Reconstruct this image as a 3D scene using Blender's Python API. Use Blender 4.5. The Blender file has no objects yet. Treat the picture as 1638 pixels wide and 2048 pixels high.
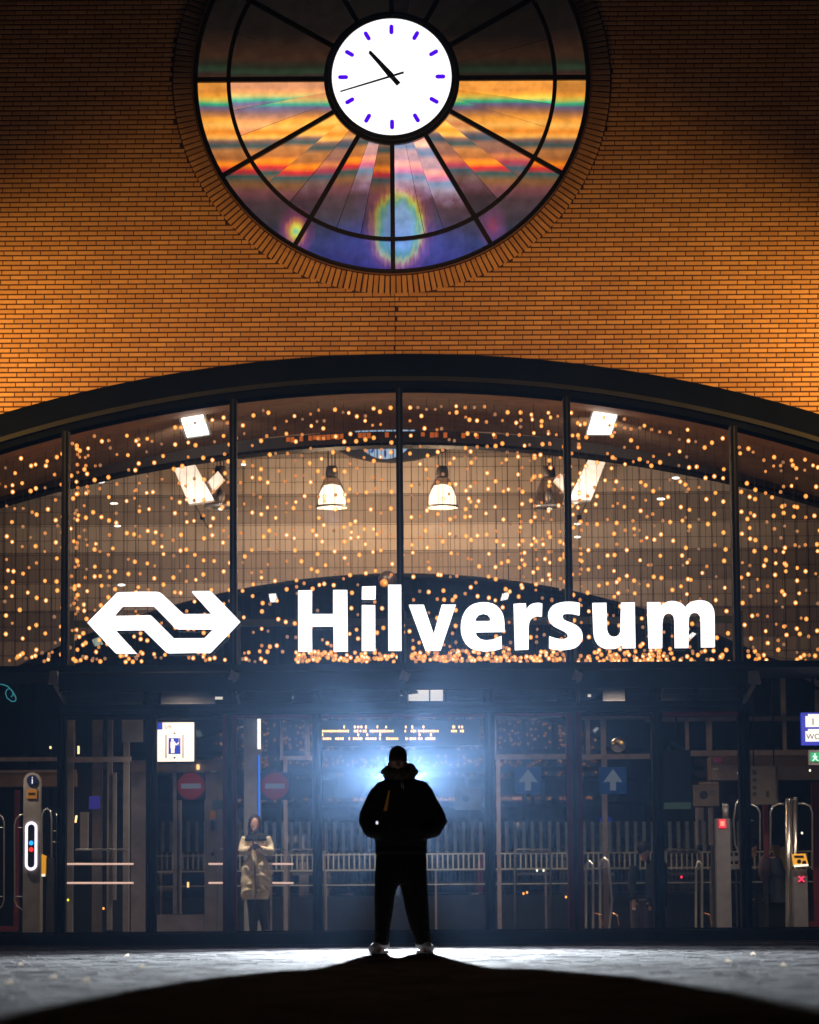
import bpy, bmesh, math, random
from mathutils import Vector, Matrix
from mathutils.geometry import tessellate_polygon
R = random.Random(7)
SC = bpy.context.scene
COL = SC.collection
PI = math.pi
# ------------------------------------------------------------------ camera
W, H, F = 1638.0, 2048.0, 6650.0
CAMP = Vector((0, -40.0, 0.30))
th = math.atan((1839 - 1024) / F); rho = math.radians(0.42); psi = math.radians(0.172)
_R0 = Vector((math.cos(psi), -math.sin(psi), 0))
_U0 = Vector((-math.sin(psi) * math.sin(th), -math.cos(psi) * math.sin(th), math.cos(th)))
_F0 = Vector((math.sin(psi) * math.cos(th), math.cos(psi) * math.cos(th), math.sin(th)))
CR = math.cos(rho) * _R0 - math.sin(rho) * _U0
CU = math.sin(rho) * _R0 + math.cos(rho) * _U0
def P(px, py, Y=0.0):
    """measured photograph pixel -> point of the upright plane at distance Y behind the facade"""
    d = _F0 * F + CR * (px - W / 2) - CU * (py - H / 2)
    return CAMP + d * ((Y - CAMP.y) / d.y)
cd = bpy.data.cameras.new('camera'); cam = bpy.data.objects.new('camera', cd); COL.objects.link(cam)
cd.sensor_fit = 'HORIZONTAL'; cd.sensor_width = 36; cd.lens = F / W * 36
cd.clip_start = 0.1; cd.clip_end = 400
m = Matrix((CR, CU, -_F0)).transposed().to_4x4(); m.translation = CAMP
cam.matrix_world = m
cd.dof.use_dof = True; cd.dof.focus_distance = 36.5; cd.dof.aperture_fstop = 3.4
SC.camera = cam
# ------------------------------------------------------------------ world, exposure
w = bpy.data.worlds.new('World'); SC.world = w; w.use_nodes = True
nt = w.node_tree; bg = nt.nodes['Background']
sky = nt.nodes.new('ShaderNodeTexSky'); sky.sky_type = 'NISHITA'; sky.sun_disc = False
sky.sun_elevation = math.radians(-4); sky.sun_rotation = math.radians(200)
nt.links.new(sky.outputs[0], bg.inputs[0]); bg.inputs[1].default_value = 0.004
SC.view_settings.view_transform = 'Standard'; SC.view_settings.look = 'None'
SC.view_settings.exposure = 0; SC.view_settings.gamma = 1; SC.view_settings.use_curve_mapping = False
SC.cycles.use_denoising = True
SC.cycles.max_bounces = 6; SC.cycles.transparent_max_bounces = 24; SC.cycles.volume_bounces = 0
SC.cycles.caustics_reflective = False; SC.cycles.caustics_refractive = False
SC.cycles.sample_clamp_indirect = 4.0
def light(name, kind, loc, energy, color, target=None, **kw):
    l = bpy.data.lights.new(name, kind); l.energy = energy; l.color = color
    for k, v in kw.items(): setattr(l, k, v)
    o = bpy.data.objects.new(name, l); COL.objects.link(o); o.location = loc
    if target is not None:
        o.rotation_euler = (Vector(target) - Vector(loc)).to_track_quat('-Z', 'Y').to_euler()
    return o
YM = -10.0                                  # the man stands here
FL = P(801, 1571, -3.0)                     # the strobe behind him
light('strobe_light', 'SPOT', FL + Vector((0, -0.13, 0)), 3200, (0.78, 0.88, 1.0), (FL.x, -14, 0.4),
      spot_size=math.radians(165), spot_blend=1.0, shadow_soft_size=0.03)
light('strobe_reflector_beam', 'SPOT', FL + Vector((0, -0.13, 0)), 34000, (0.84, 0.92, 1.0), (FL.x, -12, 0.2),
      spot_size=math.radians(62), spot_blend=1.0, shadow_soft_size=0.03)
WALLX, WALLZ, WALLY = 7.57, 6.99, -2.93
for s in (-1, 1):
    wl_ = light('wall_lamp_light', 'SPOT', (s * WALLX, WALLY, WALLZ), 1600, (1.0, 0.50, 0.10), (s * 4.0, 0, 6.744),
          spot_size=math.radians(109.1), spot_blend=1.0, shadow_soft_size=0.12)
    wl_.scale = (1, .597, 1)

    pl_ = light('added_pole_light', 'SPOT', (s * 8.775, -7.31, 4.32), 1020, (1.0, 0.46, 0.10), (s * 2.535, 0, 6.77),  # added fill that brightens the middle of the wall
          spot_size=math.radians(42.5), spot_blend=1.0, shadow_soft_size=0.1)
    pl_.scale = (1, .607, 1)

# ------------------------------------------------------------------ materials
MATS = {}
def mat(name, col, rough=0.6, metal=0.0, var=0.18, scale=6.0, bump=0.15, bscale=60.0, spec=0.5):
    if name in MATS: return MATS[name]
    m = bpy.data.materials.new(name); m.use_nodes = True; n = m.node_tree.nodes; L = m.node_tree.links
    b = n['Principled BSDF']; b.inputs['Roughness'].default_value = rough; b.inputs['Metallic'].default_value = metal
    b.inputs['Specular IOR Level'].default_value = spec
    tc = n.new('ShaderNodeTexCoord'); ns = n.new('ShaderNodeTexNoise'); ns.inputs['Scale'].default_value = scale
    ns.inputs['Detail'].default_value = 5
    L.new(tc.outputs['Object'], ns.inputs['Vector'])
    cr = n.new('ShaderNodeValToRGB'); e = cr.color_ramp.elements
    e[0].position = .3; e[1].position = .7
    e[0].color = [c * (1 - var) for c in col] + [1]; e[1].color = [min(1, c * (1 + var)) for c in col] + [1]
    L.new(ns.outputs['Fac'], cr.inputs[0]); L.new(cr.outputs[0], b.inputs['Base Color'])
    if bump:
        n2 = n.new('ShaderNodeTexNoise'); n2.inputs['Scale'].default_value = bscale; n2.inputs['Detail'].default_value = 3
        L.new(tc.outputs['Object'], n2.inputs['Vector'])
        bp = n.new('ShaderNodeBump'); bp.inputs['Strength'].default_value = bump; bp.inputs['Distance'].default_value = 0.01
        L.new(n2.outputs['Fac'], bp.inputs['Height']); L.new(bp.outputs[0], b.inputs['Normal'])
    MATS[name] = m; return m
def emat(name, col, strength=1.0, sample=False):
    if name in MATS: return MATS[name]
    m = bpy.data.materials.new(name); m.use_nodes = True; n = m.node_tree.nodes; L = m.node_tree.links
    b = n['Principled BSDF']; b.inputs['Base Color'].default_value = [c * .5 for c in col] + [1]
    b.inputs['Roughness'].default_value = .4
    b.inputs['Emission Color'].default_value = list(col) + [1]; b.inputs['Emission Strength'].default_value = strength
    if not sample: m.cycles.emission_sampling = 'NONE'
    MATS[name] = m; return m
def glassmat(name, tint=(.93, .96, .97), refl=1.0, rough=0.0):
    m = bpy.data.materials.new(name); m.use_nodes = True; n = m.node_tree.nodes; L = m.node_tree.links
    n.remove(n['Principled BSDF']); out = n['Material Output']
    tr = n.new('ShaderNodeBsdfTransparent'); tr.inputs[0].default_value = list(tint) + [1]
    gl = n.new('ShaderNodeBsdfGlossy'); gl.inputs['Roughness'].default_value = rough
    fr = n.new('ShaderNodeFresnel'); fr.inputs[0].default_value = 1.45
    mu = n.new('ShaderNodeMath'); mu.operation = 'MULTIPLY'; mu.use_clamp = True; mu.inputs[1].default_value = refl
    mx = n.new('ShaderNodeMixShader'); L.new(fr.outputs[0], mu.inputs[0])
    gg = n.new('ShaderNodeNewGeometry'); m2 = n.new('ShaderNodeMath'); m2.operation = 'SUBTRACT'; m2.inputs[0].default_value = 1; L.new(gg.outputs['Backfacing'], m2.inputs[1])
    m3 = n.new('ShaderNodeMath'); m3.operation = 'MULTIPLY'; L.new(mu.outputs[0], m3.inputs[0]); L.new(m2.outputs[0], m3.inputs[1]); L.new(m3.outputs[0], mx.inputs[0])
    L.new(tr.outputs[0], mx.inputs[1]); L.new(gl.outputs[0], mx.inputs[2]); L.new(mx.outputs[0], out.inputs[0])
    return m
GLASS = glassmat('clear_glass'); MIRRORGLASS = glassmat('dark_far_glass', (.5, .58, .66), 9.0)
NAVY = mat('dark_navy_steel', (.003, .0045, .008), .6, .0, .2, 2, .06, 25, .1)
NAVY2 = mat('canopy_steel', (.009, .014, .022), .5, .0, .2, 2, .06, 25, .2)
LIP = mat('grey_steel_lip', (.012, .016, .021), .5, 0, .2, 4, .1, 40, .3)
MAROON = mat('maroon_steel', (.34, .03, .085), .5, .1)
MAUVE = mat('mauve_grey_frame', (.30, .26, .27), .6)
ZINC = mat('grey_metal', (.32, .31, .30), .45, .5)
CHROME = mat('polished_steel', (.8, .77, .72), .30, 1.0, .05, 4, .03)
WHITEP = mat('white_paint', (.75, .73, .70), .5)
BLACK = mat('black_plastic', (.012, .012, .013), .5)
CLOTH = mat('black_cloth', (.010, .010, .011), .9, 0, .4, 30, .6, 140, .15)
TROU = mat('dark_trouser_cloth', (.009, .009, .010), .92, 0, .4, 30, .6, 140, .1)
FUR = mat('hood_lining', (.085, .07, .05), .95, 0, .5, 40, .9, 60, .1)
KNIT = mat('brown_knit', (.05, .036, .025), .95, 0, .4, 60, .9, 90, .1)
SKIN = mat('skin', (.42, .24, .17), .55, 0, .1, 12, .05)
SHOE = mat('grey_trainer_leather', (.45, .45, .46), .6, 0, .3, 20)
SHOESOLE = mat('white_rubber_sole', (.7, .7, .7), .6)
STRAP = mat('orange_strap', (.75, .30, .02), .6)
# ------------------------------------------------------------------ helpers
class MB:
    def __init__(s): s.v = []; s.f = []; s.sm = []; s.tone = None
    def poly(s, pts, smooth=False):
        i = len(s.v); s.v += [tuple(p) for p in pts]; s.f.append(tuple(range(i, i + len(pts)))); s.sm.append(smooth)
    def box(s, a, b):
        x0, y0, z0 = a; x1, y1, z1 = b
        if x1 < x0: x0, x1 = x1, x0
        if y1 < y0: y0, y1 = y1, y0
        if z1 < z0: z0, z1 = z1, z0
        i = len(s.v)
        s.v += [(x0, y0, z0), (x1, y0, z0), (x1, y1, z0), (x0, y1, z0), (x0, y0, z1), (x1, y0, z1), (x1, y1, z1), (x0, y1, z1)]
        for q in ((0, 3, 2, 1), (4, 5, 6, 7), (0, 1, 5, 4), (1, 2, 6, 5), (2, 3, 7, 6), (3, 0, 4, 7)):
            s.f.append(tuple(i + k for k in q)); s.sm.append(False)
        return s
    def hexa(s, c):           # 8 corners, bottom 4 then top 4
        i = len(s.v); s.v += [tuple(p) for p in c]
        for q in ((0, 3, 2, 1), (4, 5, 6, 7), (0, 1, 5, 4), (1, 2, 6, 5), (2, 3, 7, 6), (3, 0, 4, 7)):
            s.f.append(tuple(i + k for k in q)); s.sm.append(False)
        return s
    def prism(s, loops, d):   # list of loops (first outer) of Vectors, extruded by Vector d
        tri = tessellate_polygon(loops); flat = [p for l in loops for p in l]
        i = len(s.v); n = len(flat)
        s.v += [tuple(p) for p in flat] + [tuple(Vector(p) + d) for p in flat]
        for t in tri:
            s.f.append(tuple(i + k for k in t)); s.f.append(tuple(i + n + k for k in reversed(t))); s.sm += [False, False]
        o = 0
        for l in loops:
            for k in range(len(l)):
                a = i + o + k; b = i + o + (k + 1) % len(l)
                s.f.append((a, b, b + n, a + n)); s.sm.append(False)
            o += len(l)
        return s
    def rings(s, rs, cap=True, smooth=True):    # rs: lists of equally many points
        i = len(s.v); n = len(rs[0])
        for r in rs: s.v += [tuple(p) for p in r]
        for a in range(len(rs) - 1):
            for k in range(n):
                k2 = (k + 1) % n
                s.f.append((i + a * n + k, i + a * n + k2, i + (a + 1) * n + k2, i + (a + 1) * n + k)); s.sm.append(smooth)
        if cap:
            s.f.append(tuple(i + k for k in reversed(range(n)))); s.sm.append(smooth)
            s.f.append(tuple(i + (len(rs) - 1) * n + k for k in range(n))); s.sm.append(smooth)
        return s
    def tube(s, pts, r, n=8, smooth=True, cap=True, flat=1.0):
        pts = [Vector(p) for p in pts]; rs = r if isinstance(r, (list, tuple)) else [r] * len(pts)
        out = []; prev = None
        for k, p in enumerate(pts):
            t = (pts[min(k + 1, len(pts) - 1)] - pts[max(k - 1, 0)]).normalized()
            if prev is None:
                u = t.orthogonal().normalized() if abs(t.x) > .9 else (Vector((1, 0, 0)) - t * t.x).normalized()
            else: u = (prev - t * prev.dot(t)).normalized()
            prev = u; v = t.cross(u)
            out.append([p + (u * math.cos(2 * PI * j / n) + v * math.sin(2 * PI * j / n) * flat) * rs[k] for j in range(n)])
        return s.rings(out, cap, smooth)
    def ell(s, c, r, nu=12, nv=8):
        c = Vector(c); out = []
        for a in range(nv + 1):
            ph = -PI / 2 + PI * (a + .001) / (nv + .002)
            out.append([c + Vector((r[0] * math.cos(ph) * math.cos(2 * PI * j / nu), r[1] * math.cos(ph) * math.sin(2 * PI * j / nu), r[2] * math.sin(ph))) for j in range(nu)])
        return s.rings(out, True, True)
    def lathe(s, c, prof, n=20):
        c = Vector(c)
        return s.rings([[c + Vector((r * math.cos(2 * PI * j / n), r * math.sin(2 * PI * j / n), z)) for j in range(n)] for r, z in prof], False, True)
    def disc(s, c, r, d, n=32, r2=None):       # disc (or ring) facing -Y at c, depth d
        c = Vector(c)
        o = [c + Vector((r * math.cos(2 * PI * j / n), 0, r * math.sin(2 * PI * j / n))) for j in range(n)]
        if r2 is None: return s.prism([o], Vector((0, d, 0)))
        q = [c + Vector((r2 * math.cos(2 * PI * j / n), 0, r2 * math.sin(2 * PI * j / n))) for j in range(n)]
        i = len(s.v); D = Vector((0, d, 0))
        s.v += [tuple(p) for p in o + q] + [tuple(p + D) for p in o + q]
        for k in range(n):
            k2 = (k + 1) % n
            for f in ((k, k2, n + k2, n + k), (2 * n + k, 3 * n + k, 3 * n + k2, 2 * n + k2), (k, 2 * n + k, 2 * n + k2, k2), (n + k, n + k2, 3 * n + k2, 3 * n + k)):
                s.f.append(tuple(i + j for j in f)); s.sm.append(False)
        return s
    def mesh(s, name, m):
        me = bpy.data.meshes.new(name); me.from_pydata(s.v, [], s.f)
        me.polygons.foreach_set('use_smooth', s.sm)
        bm = bmesh.new(); bm.from_mesh(me); bmesh.ops.recalc_face_normals(bm, faces=bm.faces); bm.to_mesh(me); bm.free()
        if m: me.materials.append(m)
        if s.tone is not None:
            at = me.attributes.new('tone', 'FLOAT', 'FACE'); at.data.foreach_set('value', s.tone)
        return me
    def build(s, name, m, parent=None, origin=None):
        return link(name, s.mesh(name, m), parent)
def link(name, me, parent=None, loc=None):
    o = bpy.data.objects.new(name, me); COL.objects.link(o)
    if loc is not None: o.location = loc
    if parent is not None:
        o.parent = parent
        top = parent; t = Vector((0, 0, 0))
        while top is not None: t += top.location; top = top.parent
        if loc is None: o.location = -t       # geometry is written in world coordinates
        else: o.location = Vector(loc) - t
    return o
def tag(o, label=None, cat=None, group=None, kind=None):
    if label: o['label'] = label
    if cat: o['category'] = cat
    if group: o['group'] = group
    if kind: o['kind'] = kind
    return o
def thing(name, label, cat, loc=(0, 0, 0), group=None):
    o = bpy.data.objects.new(name, None); COL.objects.link(o); o.location = loc; o.empty_display_size = .1
    return tag(o, label, cat, group)
def rect(x0, y0, x1, y1, Y):
    cx, cy = (x0 + x1) / 2, (y0 + y1) / 2
    return P(x0, cy, Y).x, P(x1, cy, Y).x, P(cx, y1, Y).z, P(cx, y0, Y).z     # X0 X1 Z0 Z1
def rbox(mb, x0, y0, x1, y1, Y, t=.05):
    a, b, c, d = rect(x0, y0, x1, y1, Y); mb.box((a, Y, c), (b, Y + t, d)); return mb
def part(name, m, parent, x0, y0, x1, y1, Y, t=.05):
    return rbox(MB(), x0, y0, x1, y1, Y, t).build(name, m, parent)
def text(name, s, px, py, Y, hpx, m, parent, align='CENTER'):
    cu = bpy.data.curves.new(name, 'FONT'); cu.body = s; cu.size = 1; cu.align_x = align; cu.align_y = 'CENTER'; cu.extrude = .01
    to = bpy.data.objects.new(name, cu); COL.objects.link(to)
    dg = bpy.context.evaluated_depsgraph_get(); me = bpy.data.meshes.new_from_object(to.evaluated_get(dg))
    bpy.data.objects.remove(to)
    k = hpx * (Y + 40) / F / .72
    p = P(px, py, Y)
    me.transform(Matrix.Translation(p) @ Matrix.Rotation(PI / 2, 4, 'X') @ Matrix.Scale(k, 4))
    me.materials.clear(); me.materials.append(m)
    return link(name, me, parent)
def arcpts(apex, R_, xs):      # circle with top at apex (x,z)
    return [(x, apex[1] - R_ + math.sqrt(max(0, R_ * R_ - (x - apex[0]) ** 2))) for x in xs]

# ------------------------------------------------------------------ ground
g = MB(); g.box((-40, -60, -.35), (40, 34, -.022)); gm = mat('ground_asphalt', (.05, .047, .045), .8)
tag(g.build('ground', gm), kind='structure')
# brick paving: real pavers, slightly uneven
pm = bpy.data.materials.new('paver'); pm.use_nodes = True; n = pm.node_tree.nodes; L = pm.node_tree.links
b = n['Principled BSDF']; b.inputs['Roughness'].default_value = .85; b.inputs['Specular IOR Level'].default_value = .04
at = n.new('ShaderNodeAttribute'); at.attribute_name = 'tone'
tc = n.new('ShaderNodeTexCoord'); ns = n.new('ShaderNodeTexNoise'); ns.inputs['Scale'].default_value = 1.3; ns.inputs['Detail'].default_value = 6
L.new(tc.outputs['Object'], ns.inputs['Vector'])
ad = n.new('ShaderNodeMath'); ad.operation = 'ADD'; L.new(at.outputs['Fac'], ad.inputs[0]); L.new(ns.outputs['Fac'], ad.inputs[1])
cr = n.new('ShaderNodeValToRGB'); e = cr.color_ramp.elements; e[0].position = .35; e[1].position = 1.25
e[0].color = (.014, .012, .012, 1); e[1].color = (.098, .083, .082, 1)
L.new(ad.outputs[0], cr.inputs[0]); L.new(cr.outputs[0], b.inputs['Base Color'])
rr = n.new('ShaderNodeMapRange'); rr.inputs['From Max'].default_value = 1.6; rr.inputs['To Min'].default_value = .80; rr.inputs['To Max'].default_value = .95
L.new(ad.outputs[0], rr.inputs[0]); L.new(rr.outputs[0], b.inputs['Roughness'])
n2 = n.new('ShaderNodeTexNoise'); n2.inputs['Scale'].default_value = 35; n2.inputs['Detail'].default_value = 6; L.new(tc.outputs['Object'], n2.inputs['Vector'])
bp = n.new('ShaderNodeBump'); bp.inputs['Strength'].default_value = .5; bp.inputs['Distance'].default_value = .008
L.new(n2.outputs['Fac'], bp.inputs['Height']); L.new(bp.outputs[0], b.inputs['Normal'])
pv = MB(); pv.tone = []
y = -.42; row = 0
while y > -33:
    d = y + 40; half = d * .132 + .5; dep = .1
    x = -half - (row % 2) * .1 + R.uniform(-.01, .01)
    while x < half:
        h0 = R.gauss(0, .0012); tx = R.gauss(0, .006); ty = R.gauss(0, .006)
        a, bb = x + .003, x + .197; c, dd = y + .003, y + dep - .003
        i = len(pv.v)
        z = lambda X, Y_: h0 + (X - x - .1) * tx + (Y_ - y - .05) * ty
        pv.v += [(a, c, z(a, c)), (bb, c, z(bb, c)), (bb, dd, z(bb, dd)), (a, dd, z(a, dd)),
                 (a - .002, c - .002, -.02), (bb + .002, c - .002, -.02), (bb + .002, dd + .002, -.02), (a - .002, dd + .002, -.02)]
        t = R.uniform(0, .55)
        for q in ((0, 1, 2, 3), (4, 5, 1, 0), (5, 6, 2, 1), (6, 7, 3, 2), (7, 4, 0, 3)):
            pv.f.append(tuple(i + k for k in q)); pv.sm.append(False); pv.tone.append(t)
        x += .2
    y -= dep; row += 1
me = bpy.data.meshes.new('paving'); me.from_pydata(pv.v, [], pv.f); me.materials.append(pm)
a_ = me.attributes.new('tone', 'FLOAT', 'FACE'); a_.data.foreach_set('value', pv.tone)
pav = link('paving', me); tag(pav, kind='structure')
# fallen leaves
leafm = bpy.data.materials.new('dry_leaf'); leafm.use_nodes = True; n = leafm.node_tree.nodes; L = leafm.node_tree.links; n.remove(n['Principled BSDF'])
tl_ = n.new('ShaderNodeBsdfTranslucent'); tl_.inputs[0].default_value = (.75, .68, .6, 1); df_ = n.new('ShaderNodeBsdfDiffuse'); df_.inputs[0].default_value = (.4, .33, .26, 1)
mx_ = n.new('ShaderNodeMixShader'); mx_.inputs[0].default_value = .3; L.new(tl_.outputs[0], mx_.inputs[1]); L.new(df_.outputs[0], mx_.inputs[2]); L.new(mx_.outputs[0], n['Material Output'].inputs[0])
for i, (px, py, Y) in enumerate([(10, 1972, -24), (100, 1964, -22.5), (163, 1971, -23.6), (35, 1932, -17.2), (250, 1911, -11.6), (277, 1940, -19), (1450, 1938, -18.2), (1500, 1920, -14), (1560, 1948, -20.2)]):
    q = P(px, py, Y); q.z = .004; k = .03
    mb = MB()
    top = [Vector((0, 0, .012)), Vector((k, .4 * k, .028)), Vector((1.6 * k, 0, .006)), Vector((.9 * k, -.7 * k, .003)), Vector((.1 * k, -.6 * k, .002))]
    rot = Matrix.Rotation(R.uniform(-.6, .6), 4, 'Z')
    mb.prism([[q + rot @ p for p in top]], Vector((0, 0, .002)))
    wh = ['curled dry leaf on the paving at the far left edge, nearest the camera', 'dry leaf on the lit paving, second from the left edge',
          'dry leaf just in front of the shadow edge on the left', 'dry leaf on the left paving halfway to the doors', 'dry leaf farthest back on the left, near the door sill',
          'dry leaf on the left between the sill and the shadow', 'dry leaf on the right paving in front of the gates', 'dry leaf farthest back on the right paving', 'dry leaf on the right paving nearest the camera'][i]
    tag(mb.build('fallen_leaf', leafm), wh, 'leaf', 'leaves lying on the paving')

# ------------------------------------------------------------------ brick wall
ARC_O = P(800, 706, -.12); ROUT = 17.05
AX, AZ = ARC_O.x, ARC_O.z
CW = P(783.5, 158, 0); CWX, CWZ = CW.x, CW.z
RW = 2.455                        # round window outer radius
RRING = 2.70
XW = 6.9
bm_ = bpy.data.materials.new('facade_brick'); bm_.use_nodes = True; n = bm_.node_tree.nodes; L = bm_.node_tree.links
b = n['Principled BSDF']; b.inputs['Roughness'].default_value = .75; b.inputs['Specular IOR Level'].default_value = .25
at = n.new('ShaderNodeAttribute'); at.attribute_name = 'tone'
geo = n.new('ShaderNodeNewGeometry'); ns = n.new('ShaderNodeTexNoise'); ns.inputs['Scale'].default_value = 14; ns.inputs['Detail'].default_value = 6
L.new(geo.outputs['Position'], ns.inputs['Vector'])
n3 = n.new('ShaderNodeTexNoise'); n3.inputs['Scale'].default_value = .7; L.new(geo.outputs['Position'], n3.inputs['Vector'])
ad = n.new('ShaderNodeMath'); ad.operation = 'ADD'; L.new(at.outputs['Fac'], ad.inputs[0]); L.new(ns.outputs['Fac'], ad.inputs[1])
ad2 = n.new('ShaderNodeMath'); ad2.operation = 'ADD'; L.new(ad.outputs[0], ad2.inputs[0]); L.new(n3.outputs['Fac'], ad2.inputs[1])
mr = n.new('ShaderNodeMapRange'); mr.inputs['From Min'].default_value = .6; mr.inputs['From Max'].default_value = 2.2; L.new(ad2.outputs[0], mr.inputs[0])
cr = n.new('ShaderNodeValToRGB'); e = cr.color_ramp.elements; e[0].color = (.36, .19, .085, 1); e[1].color = (.56, .33, .16, 1)
L.new(mr.outputs[0], cr.inputs[0]); L.new(cr.outputs[0], b.inputs['Base Color'])
n2 = n.new('ShaderNodeTexNoise'); n2.inputs['Scale'].default_value = 70; L.new(geo.outputs['Position'], n2.inputs['Vector'])
bp = n.new('ShaderNodeBump'); bp.inputs['Strength'].default_value = .4; bp.inputs['Distance'].default_value = .006
L.new(n2.outputs['Fac'], bp.inputs['Height']); L.new(bp.outputs[0], b.inputs['Normal'])
BRICK = bm_
MORTAR = mat('dark_mortar', (.05, .022, .014), .95, 0, .3, 9, .3)
wall = thing('brick_wall', 'tall orange-lit brick facade wall above the arched glass entrance', 'wall', (0, 0, 0))
def brickmesh(x0, x1, z0, z1, y0, y1, mb, tone):
    c = .004; i = len(mb.v)          # front face slightly chamfered
    mb.v += [(x0 + c, y0, z0 + c), (x1 - c, y0, z0 + c), (x1 - c, y0, z1 - c), (x0 + c, y0, z1 - c),
             (x0, y0 + c, z0), (x1, y0 + c, z0), (x1, y0 + c, z1), (x0, y0 + c, z1),
             (x0, y1, z0), (x1, y1, z0), (x1, y1, z1), (x0, y1, z1)]
    for q in ((0, 1, 2, 3), (4, 5, 1, 0), (5, 6, 2, 1), (6, 7, 3, 2), (7, 4, 0, 3), (8, 9, 5, 4), (9, 10, 6, 5), (10, 11, 7, 6), (11, 8, 4, 7)):
        mb.f.append(tuple(i + k for k in q)); mb.sm.append(False); mb.tone.append(tone)
def rawmesh(mb, name, m):
    me = bpy.data.meshes.new(name); me.from_pydata(mb.v, [], mb.f); me.materials.append(m)
    a = me.attributes.new('tone', 'FLOAT', 'FACE'); a.data.foreach_set('value', mb.tone); return me
variants = []
for k in range(10):
    q = MB(); q.tone = []; brickmesh(0, .2125, 0, .0435, 0, .03, q, R.random() ** 1.3); variants.append(rawmesh(q, 'brick', BRICK))
rest = MB(); rest.tone = []; singles = []
PITCHX, PITCHZ = .2225, .0604
z = 4.6; row = 0
JX = P(790, 640, 0).x
while z < 12.6:
    zm = z + .024
    off = [0, .5, .25, .75][row % 4] * PITCHX if False else ((row * .47) % 1) * PITCHX
    x = -XW - off
    while x < XW:
        x0, x1 = x, x + .2125
        segs = [(x0, x1)]
        dz = (z + .044 - CWZ) if z > CWZ else (z - CWZ)
        if abs(dz) < RRING:
            hw = math.sqrt(RRING ** 2 - dz * dz)
            ns_ = []
            for a, c in segs:
                l, r = CWX - hw - .008, CWX + hw + .008
                if a < l: ns_.append((a, min(c, l)))
                if c > r: ns_.append((max(a, r), c))
            segs = ns_
        q = z + .065 - (AZ - ROUT)
        hw = math.sqrt(max(0, ROUT ** 2 - q * q)) if q < ROUT else 0
        if hw > 0:
            ns_ = []
            for a, c in segs:
                l, r = AX - hw + .15, AX + hw - .15
                if r <= l: ns_.append((a, c)); continue
                if a < l: ns_.append((a, min(c, l)))
                if c > r: ns_.append((max(a, r), c))
            segs = ns_
        for a, c in segs:
            if CWZ - RRING > z > AZ - .2 and a < JX < c: 
                for s_, t_ in ((a, JX - .004), (JX + .004, c)):
                    if t_ - s_ > .03: brickmesh(s_, t_, z, z + .0435, -.0, .03, rest, R.random() ** 1.3)
                continue
            if c - a < .03: continue
            pr = R.gauss(0, .0012)
            if c - a > .2124 and len(singles) < 300 and 6.62 < z < 7.6 and abs(x + .1) > 1.0 and abs(x) < 5.0 and R.random() < .75:
                singles.append((a, -.0 + pr, z))
            else: brickmesh(a, c, z, z + .0435, pr, .03, rest, R.random() ** 1.3)
        x += PITCHX
    z += PITCHZ; row += 1
for p in singles: link('brick', R.choice(variants), wall, p)
o = link('brickwork', rawmesh(rest, 'brickwork', BRICK), wall); o['kind'] = 'stuff'
# mortar bed, with the two openings cut
def ring_loop(cx, cz, r, n, y): return [Vector((cx + r * math.cos(2 * PI * k / n), y, cz + r * math.sin(2 * PI * k / n))) for k in range(n)]
xs = [AX + (XW + .1) * (k / 24 - .5) * 2 for k in range(25)]
low = [Vector((x, .012, zz - .06)) for x, zz in arcpts((AX, AZ), ROUT, xs)]
outer = [Vector((-XW - .1, .012, 12.7))] + low + [Vector((XW + .1, .012, 12.7))]
outer[0].x = low[0].x; outer[-1].x = low[-1].x
MB().prism([outer, ring_loop(CWX, CWZ, RW, 72, .012)], Vector((0, .35, 0))).build('mortar', MORTAR, wall)
# ring of header bricks round the window
NR = 232; rv = []
for k in range(6):
    q = MB(); q.tone = []; 
    brickmesh(-.0265, .0265, RW + .008, RRING - .012, -.012, .03, q, R.random() * .8); rv.append(rawmesh(q, 'ring_brick', BRICK))
for k in range(NR):
    a = 2 * PI * k / NR
    o = link('ring_brick', R.choice(rv), wall, (CWX, R.gauss(0, .005), CWZ)); o.rotation_euler = (0, a, 0)
# movement joint
zz1 = CWZ - RRING; MB().box((JX - .003, .004, AZ - .05), (JX + .003, .011, zz1)).build('movement_joint', BLACK, wall)
# side piers and upper wall mass outside the picture
pier = mat('plain_brown_render', (.22, .12, .07), .9)
for s in (-1, 1):
    tag(MB().box((s * 6.95, -.02, -.0), (s * 9.5, .5, 12.7)).build('side_pier', pier), ('brown pier beside the entrance beyond the right picture edge' if s > 0 else 'brown pier beside the entrance beyond the left picture edge'), 'pier', kind='structure')
    # the lamp that lights the brickwork, on a bracket from the pier, outside the picture
    t = thing('wall_lamp', 'warm wall lamp washing the brick from beyond the %s picture edge' % ('right' if s > 0 else 'left'), 'lamp', (s * WALLX, WALLY, WALLZ), 'warm wall lamps beside the facade')
    MB().tube([(s * (WALLX + .3), 0, WALLZ - .3), (s * (WALLX + .25), -1.2, WALLZ - .3), (s * WALLX, WALLY, WALLZ - .16)], .03).build('bracket', NAVY, t)
    MB().box((s * WALLX - .15, WALLY - .12, WALLZ - .3), (s * WALLX + .15, WALLY + .12, WALLZ - .13)).build('housing', BLACK, t)
    MB().box((s * WALLX - .13, WALLY - .1, WALLZ - .13), (s * WALLX + .13, WALLY + .1, WALLZ - .128)).build('lens', emat('sodium_lens', (1, .6, .2), 6), t)

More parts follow.
